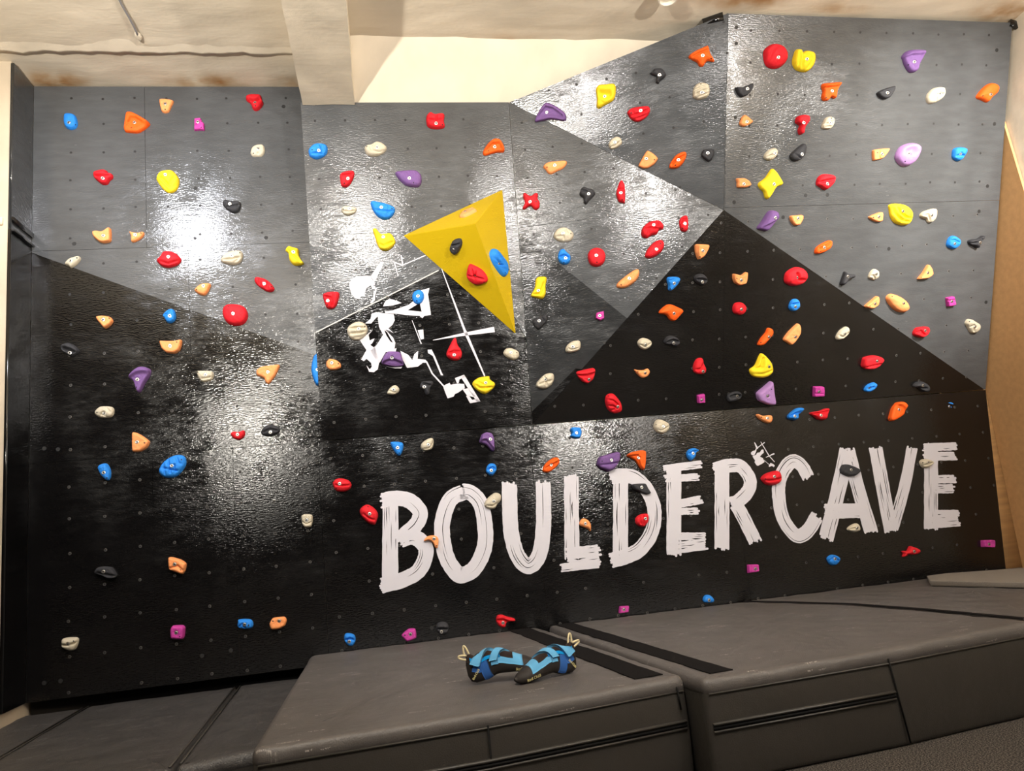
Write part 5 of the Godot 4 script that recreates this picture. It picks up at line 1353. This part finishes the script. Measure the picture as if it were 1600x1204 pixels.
	figure(s, [
		[4207, 1234, 4222, 1245, 4239, 1247, 4248, 1262, 4240, 1300, 4247, 1296, 4259, 1267, 4260, 1255, 4251, 1257, 4245, 1241, 4231, 1220, 4221, 1215, 4209, 1222],
		[4215, 1212, 4241, 1219, 4250, 1231, 4270, 1232, 4282, 1247, 4296, 1249, 4295, 1227, 4277, 1216, 4265, 1205, 4283, 1194, 4287, 1178, 4292, 1169, 4271, 1158, 4243, 1148, 4233, 1152, 4223, 1172, 4229, 1183, 4221, 1196],
		[4315, 1142, 4331, 1159, 4349, 1149, 4357, 1139, 4349, 1130, 4337, 1140, 4317, 1134]], [
		[3, 3, 4288, 1181, 4328, 1141],
		[4, 6, 4286, 1299, 4328, 1206],
		[6, 4, 4328, 1206, 4359, 1163],
		[3, 9, 4305, 1197, 4367, 1216],
		[5, 5, 4255, 1261, 4313, 1293]], "letter_white")

# ------------------------------------------------------------------ crash mats
const MAT_TOP := 0.333
const GROUND := -0.025

func foot(a: Array) -> PackedVector2Array:
	var p := PackedVector2Array()
	for i in range(0, a.size(), 2):
		p.append(Vector2(a[i], a[i + 1]))
	return p

func line3(a: Array, y: float) -> PackedVector3Array:
	var p := PackedVector3Array()
	for i in range(0, a.size(), 2):
		p.append(Vector3(a[i], y, a[i + 1]))
	return p

# each mat gets a paler top cover and a darker side cover
func crash_mat(label: String, outline: Array, top: float, cover: String, side: String, group: String, edge := 0.022) -> Node3D:
	var f := foot(outline)
	var c := Vector2.ZERO
	for q in f:
		c += q / f.size()
	var o := thing("crash_mat", label, "crash mat", Transform3D(Basis.IDENTITY, Vector3(c.x, GROUND, c.y)), group)
	for i in f.size():
		f[i] -= c
	part("side_cover", prism(f, 0.0, top - GROUND - 0.012, 0.02, 3, 0.03, 0.004), M[side], o)
	part("top_cover", top_mesh(f, top - GROUND, edge), M[cover], o)
	return o

# the padded top: a rounded rim down to 5 cm and a softly uneven upper face
func top_mesh(f: PackedVector2Array, y1: float, r: float) -> ArrayMesh:
	var poly := round_corners(f, 0.035, 6)
	var dense := PackedVector2Array()
	for i in poly.size():
		var a := poly[i]
		var b := poly[(i + 1) % poly.size()]
		var k := maxi(1, int(a.distance_to(b) / 0.06))
		for s in k:
			dense.append(a.lerp(b, float(s) / k))
	if not Geometry2D.is_polygon_clockwise(dense):
		dense.reverse()
	var n := noise(71, 2.2, 3)
	var c := Vector2.ZERO
	for q in dense:
		c += q / dense.size()
	var rows := []
	for k in [[0.002, -0.055, 0.0], [-0.003, -0.05, 0.0], [-0.002, -r, 0.0], [r * 0.12, -r * 0.5, 0.0], [r * 0.4, -r * 0.15, 0.0], [r, 0.0, 0.0], [r * 1.5, 0.001, 0.0]]:
		var row := []
		var loop := inset(dense, k[0])
		for q in loop:
			row.append(Vector3(q.x, y1 + k[1] + 0.004 * n.get_noise_2d(q.x * 3, q.y * 3), q.y))
		rows.append(row)
	for k in range(1, 13):
		var row := []
		for q in rows[6]:
			var p := Vector2(q.x, q.z).lerp(c, k / 12.0)
			row.append(Vector3(p.x, y1 + 0.001 + 0.004 * n.get_noise_2d(p.x * 3, p.y * 3), p.y))
		rows.append(row)
	var st := begin()
	st.set_smooth_group(0)
	for k in range(rows.size() - 1):
		for i in dense.size():
			var j := (i + 1) % dense.size()
			quad(st, rows[k][i], rows[k + 1][i], rows[k + 1][j], rows[k][j])
	st.generate_normals()
	return st.commit()

func shifted(pts: PackedVector3Array, o: Node3D) -> PackedVector3Array:
	var out := PackedVector3Array()
	for p in pts:
		out.append(p - o.position)
	return out

func ribbon(a: Vector3, b: Vector3, width: float, thick: float) -> ArrayMesh:
	var d := (b - a)
	var s := d.cross(Vector3.UP).normalized() * width / 2
	var st := begin()
	var n := 24
	var r := noise(73, 6.0, 2)
	for i in n:
		var p := a + d * i / n
		var q := a + d * (i + 1) / n
		var wp := s * (1.0 + 0.12 * r.get_noise_1d(i * 1.0))
		var wq := s * (1.0 + 0.12 * r.get_noise_1d(i + 1.0))
		var u := Vector3(0, thick, 0)
		face(st, p - wp + u, q - wq + u, q + wq + u, Vector3.UP)
		face(st, p - wp + u, q + wq + u, p + wp + u, Vector3.UP)
		face(st, p - wp, q - wq, q - wq + u, -s.normalized())
		face(st, p - wp, q - wq + u, p - wp + u, -s.normalized())
		face(st, p + wp, q + wq, q + wq + u, s.normalized())
		face(st, p + wp, q + wq + u, p + wp + u, s.normalized())
	return st.commit()

func build_mats() -> void:
	var g := "thin folding mats at the left"
	var t1 := crash_mat("thin black mat at the far left foot of the wall", [-0.06, -0.04, 0.245, -0.04, 0.25, 1.5, -0.06, 1.5], 0.205, "thin_mat_cover", "mat_side", g, 0.03)
	var t2 := crash_mat("thin black mat, wide middle one of three at the left", [0.255, -0.05, 1.02, -0.05, 1.075, 1.47, 0.26, 1.5], 0.21, "thin_mat_cover", "mat_side", g, 0.03)
	var t3 := crash_mat("narrow thin black mat beside the thick mat that holds the shoes", [1.027, -0.05, 1.405, -0.05, 1.405, 1.37, 1.082, 1.465], 0.214, "thin_mat_cover", "mat_side", g, 0.03)
	for q in [[t1, [0.238, -0.02, 0.243, 1.46], 0.206], [t2, [0.27, -0.02, 0.275, 1.46], 0.211], [t2, [1.008, -0.02, 1.06, 1.44], 0.211], [t3, [1.04, -0.02, 1.095, 1.43], 0.215]]:
		part("seam", tube(shifted(line3(q[1], q[2]), q[0]), 0.005, 6, 0.6), M["mat_side"], q[0])
	g = "thick crash mats below the wall"
	var m1 := crash_mat("thick black crash mat under the climbing shoes", [1.422, 0.01, 2.715, 0.01, 2.943, 1.70, 2.182, 1.815, 1.422, 1.875], MAT_TOP, "mat_cover", "mat_side", g)
	var m2 := crash_mat("thick black crash mat right of the shoes, with a flap line along its front", [2.775, 0.01, 4.0, 0.01, 4.15, 0.28, 4.33, 0.62, 4.45, 1.05, 4.555, 1.615, 3.755, 1.735, 2.975, 1.80], MAT_TOP, "mat_cover", "mat_side", g)
	var m3 := crash_mat("black crash mat in the right corner below the grey slab", [4.02, 0.01, 5.96, 0.01, 5.96, 1.42, 4.585, 1.60, 4.48, 1.04, 4.36, 0.60, 4.18, 0.27], MAT_TOP + 0.002, "mat_cover", "mat_side", g)
	# hook-and-loop strips beside the joint
	part("velcro_strip", ribbon(Vector3(2.60, MAT_TOP + 0.001, 0.03) - m1.position, Vector3(2.822, MAT_TOP + 0.001, 1.655) - m1.position, 0.115, 0.004), M["velcro"], m1)
	part("velcro_strip", ribbon(Vector3(2.865, MAT_TOP + 0.001, 0.03) - m2.position, Vector3(3.078, MAT_TOP + 0.001, 1.735) - m2.position, 0.095, 0.004), M["velcro"], m2)
	for q in [[4.008, 0.03, 4.165, 0.28], [4.165, 0.28, 4.345, 0.62], [4.345, 0.62, 4.465, 1.05], [4.465, 1.05, 4.56, 1.55]]:  # dark strip along the gap between the two right mats
		part("dark_joint_strip", ribbon(Vector3(q[0], MAT_TOP + 0.001, q[1]) - m3.position, Vector3(q[2], MAT_TOP + 0.001, q[3]) - m3.position, 0.035, 0.004), M["velcro"], m3)
	# flap lines and seams on the front faces
	for q in [[m1, [1.45, 1.879, 2.182, 1.822, 2.925, 1.709]], [m2, [2.99, 1.804, 3.76, 1.742]]]:
		part("zip_flap", tube(shifted(line3(q[1], 0.178), q[0]), 0.009, 8, 0.7), M["mat_side"], q[0])
		part("zip_groove", tube(shifted(line3(q[1], 0.164), q[0]), 0.006, 6), M["seam_thread"], q[0])
		part("zip_flap", tube(shifted(line3(q[1], 0.152), q[0]), 0.006, 8, 0.8), M["mat_side"], q[0])
	for q in [[m1, Vector3(2.182, 0.29, 1.821), Vector3(2.184, -0.01, 1.823)], [m2, Vector3(3.757, 0.30, 1.741), Vector3(3.79, -0.01, 1.74)], [m1, Vector3(2.905, 0.30, 1.712), Vector3(2.91, 0.22, 1.713)]]:
		part("seam", tube(PackedVector3Array([q[1] - q[0].position, q[2] - q[0].position]), 0.0035, 6), M["seam_thread"], q[0])
	for q in [[m1, [1.44, 1.878, 2.182, 1.819, 2.93, 1.704]], [m2, [2.99, 1.802, 3.755, 1.739, 4.54, 1.62]]]:
		part("piping", tube(shifted(line3(q[1], MAT_TOP - 0.052), q[0]), 0.004, 6), M["mat_side"], q[0])
	var s := thing("foam_slab", "flat grey foam slab lying on the mat in the right corner", "foam slab", Transform3D(Basis.IDENTITY, Vector3(5.3, MAT_TOP + 0.006, 0.5)))
	part("slab", prism(foot([-0.275, -0.13, -0.12, -0.36, 0.02, -0.365, 0.62, -0.1, 0.62, 0.75, 0.2, 0.75, -0.06, 0.37]), 0.0, 0.03, 0.004, 2), M["foam_slab"], s)

# ------------------------------------------------------------------ climbing shoes
const SHOE_LEN := 0.29
var shoe_side := 1.0

func curve(t: float, pts: Array) -> float:
	for i in range(pts.size() - 1):
		if t <= pts[i + 1][0]:
			var u: float = (t - pts[i][0]) / (pts[i + 1][0] - pts[i][0])
			u = u * u * (3 - 2 * u) * 0.6 + u * 0.4
			return lerpf(pts[i][1], pts[i + 1][1], u)
	return pts[-1][1]

# a point on the shoe: t from heel to toe, phi round the section (0 the side seen, PI / 2 the top), lifted by off
func shoe_at(t: float, phi: float, off := 0.0) -> Vector3:
	var bot := curve(t, [[0.0, 0.030], [0.03, 0.008], [0.10, 0.0], [0.27, 0.002], [0.42, 0.015], [0.60, 0.010], [0.80, 0.0], [0.94, 0.0], [1.0, 0.012]])
	var top := curve(t, [[0.0, 0.075], [0.03, 0.110], [0.08, 0.112], [0.18, 0.092], [0.32, 0.104], [0.48, 0.100], [0.64, 0.080], [0.80, 0.058], [0.92, 0.040], [1.0, 0.022]])
	var hw := curve(t, [[0.0, 0.004], [0.03, 0.020], [0.10, 0.029], [0.30, 0.032], [0.48, 0.036], [0.70, 0.045], [0.84, 0.041], [0.94, 0.026], [1.0, 0.004]])
	var cx := cos(phi)
	var sy := sin(phi)
	var ny := signf(sy) * pow(absf(sy), 0.75)
	var w := hw * signf(cx) * pow(absf(cx), 0.7) * (1.0 - 0.24 * maxf(0.0, ny))
	var y := lerpf(bot, top, 0.5 + 0.5 * ny)
	var out := Vector3(0, sy * 0.9, cx).normalized() * off
	return Vector3((t - 0.5) * SHOE_LEN, y + out.y, (w + out.z) * shoe_side)

func shoe_patch(t0: float, t1: float, p0: float, p1: float, off: float, slant := 0.0, nt := 8, np := 14) -> ArrayMesh:
	var st := begin()
	st.set_smooth_group(0)
	var at := func(i: int, j: int, o: float) -> Vector3:
		var v := float(j) / np
		return shoe_at(clampf(lerpf(t0, t1, float(i) / nt) + slant * (v - 0.5), 0.0, 1.0), lerpf(p0, p1, v), o)
	for i in nt:
		for j in np:
			var q := [at.call(i, j, off), at.call(i, j + 1, off), at.call(i + 1, j + 1, off), at.call(i + 1, j, off)]
			if shoe_side > 0.0:
				q.reverse()
			quad(st, q[0], q[1], q[2], q[3])
	# edges down to the surface below
	for i in nt:
		for e in [0, np]:
			var q := [at.call(i, e, off), at.call(i + 1, e, off), at.call(i + 1, e, -0.001), at.call(i, e, -0.001)]
			if (e == 0) != (shoe_side > 0.0):
				q.reverse()
			quad(st, q[0], q[1], q[2], q[3])
	for j in np:
		for e in [0, nt]:
			var q := [at.call(e, j, off), at.call(e, j + 1, off), at.call(e, j + 1, -0.001), at.call(e, j, -0.001)]
			if (e != 0) != (shoe_side > 0.0):
				q.reverse()
			quad(st, q[0], q[1], q[2], q[3])
	st.generate_normals()
	return st.commit()

func climbing_shoe(label: String, where: Transform3D, side: float) -> void:
	shoe_side = side
	var o := thing("climbing_shoe", label, "climbing shoe", where, "pair of climbing shoes")
	part("rubber_rand", shoe_patch(0.0, 1.0, -PI, PI, 0.0, 0.0, 30, 36), M["shoe_rubber"], o)
	# tongue and dark lining swelling out of the opening
	var tg := begin()
	tg.set_smooth_group(0)
	for i in 10:
		for j in 10:
			var q := []
			for k in [[0, 0], [1, 0], [1, 1], [0, 1]]:
				var a: float = PI * (i + k[0]) / 10.0
				var b: float = PI * (j + k[1]) / 10.0
				q.append(Vector3((-0.145 + 0.27 * SHOE_LEN) - cos(a) * 0.055, 0.074 + sin(a) * sin(b) * 0.040, -cos(b) * 0.026 * sin(a)))
			quad(tg, q[3], q[2], q[1], q[0])
	tg.generate_normals()
	part("tongue", tg.commit(), M["shoe_lining"], o)
	part("collar", shoe_patch(0.03, 0.22, 0.42, PI - 0.42, 0.002), M["shoe_lining"], o)
	part("vamp", shoe_patch(0.42, 0.79, 0.05, PI - 0.05, 0.002, 0.0, 14, 18), M["shoe_blue"], o)
	part("vamp_slot", shoe_patch(0.40, 0.67, 0.62, PI - 0.62, 0.0032), M["shoe_lining"], o)
	part("side_panel", shoe_patch(0.21, 0.33, -0.95, 0.62, 0.002, -0.05), M["shoe_navy"], o)
	part("side_panel", shoe_patch(0.11, 0.24, -0.05, 0.5, 0.0022, 0.07), M["shoe_navy"], o)
	part("side_panel", shoe_patch(0.21, 0.33, PI - 0.62, PI + 0.95, 0.002, 0.05), M["shoe_navy"], o)
	part("tape", shoe_patch(0.08, 0.50, 0.52, 0.86, 0.004), M["shoe_bright"], o)
	part("tape", shoe_patch(0.08, 0.50, PI - 0.86, PI - 0.52, 0.004), M["shoe_bright"], o)
	part("strap", shoe_patch(0.20, 0.33, 0.30, PI - 0.40, 0.016, 0.26, 6, 24), M["shoe_blue"], o)
	part("strap", shoe_patch(0.44, 0.55, 0.30, PI - 0.40, 0.012, 0.20, 6, 24), M["shoe_blue"], o)
	part("buckle_tab", shoe_patch(0.36, 0.46, 0.02, 0.34, 0.0042), M["shoe_blue"], o)
	# pull loops on the heel
	for s in [-1.0, 1.0]:
		var pts := PackedVector3Array()
		for k in 13:
			var a := PI * k / 12.0
			pts.append(Vector3(-0.132 - 0.034 * sin(a) * (1.0 if s > 0 else 0.15), 0.104 + 0.044 * sin(a) * (1.0 if s < 0 else 0.25) + (cos(a) * 0.009 if s > 0 else 0.0), s * 0.010 * side) + (Vector3(cos(a) * 0.009, 0, 0) if s < 0 else Vector3.ZERO))
		part("pull_loop", tube(pts, 0.004, 8, 1.0, Vector3(0.3, 1, 0.2)), M["loop_cream"], o)
	# the maker's lettering on the rand, near the toe and on the heel
	for q in [[0.78, -0.25, 0.013, 0.0], [0.125, -0.15, 0.0105, 1.1]]:
		var tm := TextMesh.new()
		tm.text = "Red Chili"
		tm.font = SystemFont.new()
		tm.font.font_names = PackedStringArray(["Droid Serif"])
		tm.font_size = 32
		tm.pixel_size = q[2] / 32.0 * 1.1
		tm.depth = 0.0006
		var p := shoe_at(q[0], q[1], 0.0035)
		var pu := (shoe_at(q[0] + 0.05, q[1], 0.0012) - shoe_at(q[0] - 0.05, q[1], 0.0012)).normalized() * side
		var pv := (shoe_at(q[0], q[1] + 0.2, 0.0012) - shoe_at(q[0], q[1] - 0.2, 0.0012)).normalized()
		var nrm := pu.cross(pv).normalized()
		var b := Basis(pu, nrm.cross(pu).normalized(), nrm).rotated(nrm, q[3] * side)
		part("print", tm, M["shoe_print"], o, Transform3D(b, p))

func build_shoes() -> void:
	# right shoe: toe to the left, flat on the mat; left shoe: toe to the right, resting on the other's toe
	var toe := Vector3(2.336, 0, 1.475)
	var heel := Vector3(2.610, 0, 1.375)
	var d := (toe - heel).normalized()
	climbing_shoe("right-hand blue and black climbing shoe, its toe pointing left", Transform3D(Basis(d, Vector3.UP, d.cross(Vector3.UP)), (toe + heel) / 2 + Vector3(0, MAT_TOP + 0.004, 0)), -1.0)
	var heel2 := Vector3(2.180, 0.0, 1.345)
	var toe2 := Vector3(2.452, 0.040, 1.400)
	var e := (toe2 - heel2).normalized()
	var z := e.cross(Vector3.UP).normalized()
	var bs := Basis(e, z.cross(e), z).rotated(e, 0.10)
	climbing_shoe("left-hand blue and black climbing shoe, its toe resting on the other one", Transform3D(bs, (toe2 + heel2) / 2 + Vector3(0, MAT_TOP + 0.004, 0)), 1.0)

# ------------------------------------------------------------------ ceiling fittings
func build_fittings() -> void:
	var c := thing("ceiling_cable", "thin grey cable fixed along the ceiling at the upper left", "cable", Transform3D(Basis.IDENTITY, Vector3(0.71, 3.797, 0.49)))
	var pts := PackedVector3Array()
	for k in 12:
		pts.append(Vector3(0.012 * sin(k * 0.9) * 0.3 + 0.006 * k / 11.0, -0.005 + 0.001 * sin(k * 2.1), 0.6 - 0.6 * (11 - k) / 11.0))
	part("sheath", tube(pts, 0.006, 8), M["cable_grey"], c)
	part("plaster_dab", lathe(PackedVector2Array([Vector2(0.0, -0.016), Vector2(0.016, -0.012), Vector2(0.026, 0.002)]), 12), M["plaster"], c, Transform3D(Basis.from_scale(Vector3(0.7, 0.8, 1.6)), Vector3(0, 0.0, 0.0)))
	var p := thing("pipe_stub", "short white pipe stub hanging from the ceiling left of the wall's peak", "pipe", Transform3D(Basis.IDENTITY, Vector3(3.605, 3.69, 1.02)))
	part("pipe", lathe(PackedVector2Array([Vector2(0.0, 0.02), Vector2(0.044, 0.02), Vector2(0.046, 0.0), Vector2(0.053, 0.0), Vector2(0.055, 0.004), Vector2(0.055, 0.1)]), 28), M["white_plastic"], p)

# an unseen globe lamp with its light inside the bulb; some are added as fill
func lamp(label: String, at: Vector3, color: Color, energy: float, aim := Vector3.ZERO, cone := 30.0) -> void:
	var o := thing("unseen_lamp", label, "lamp", Transform3D(Basis.IDENTITY, at), "lamps out of view")
	var glow := StandardMaterial3D.new()
	glow.albedo_color = Color(0.9, 0.9, 0.9)
	glow.emission_enabled = true
	glow.emission = color
	glow.emission_energy_multiplier = 2.5
	var s := SphereMesh.new()
	s.radius = 0.07
	s.height = 0.07 * 2
	s.radial_segments = 24
	s.rings = 12
	part("bulb", s, glow, o)
	part("cap", lathe(PackedVector2Array([Vector2(0.03, 0.0), Vector2(0.03, 0.06), Vector2(0.012, 0.075), Vector2(0.0, 0.075)]), 16), M["black_metal"], o, Transform3D(Basis.IDENTITY, Vector3(0, 0.07 * 0.9, 0)))
	part("rod", tube(PackedVector3Array([Vector3(0, 0.07 * 0.9 + 0.07, 0), Vector3(0, 3.80 - at.y, 0)]), 0.008, 8, 1.0, Vector3.RIGHT), M["black_metal"], o)
	var l: Light3D
	if aim == Vector3.ZERO:
		var p := OmniLight3D.new()
		p.omni_range = 20.0
		p.omni_attenuation = 2.0
		l = p
	else:
		var q := SpotLight3D.new()
		q.spot_range = 20.0
		q.spot_attenuation = 2.0
		q.spot_angle = cone
		q.spot_angle_attenuation = 1.0
		q.look_at_from_position(Vector3.ZERO, aim - at, Vector3.UP)
		l = q
	l.name = "lamp_light"
	l.light_color = color
	l.light_energy = energy
	l.light_size = 0.07 * 0.8
	l.shadow_enabled = true
	o.add_child(l, true)
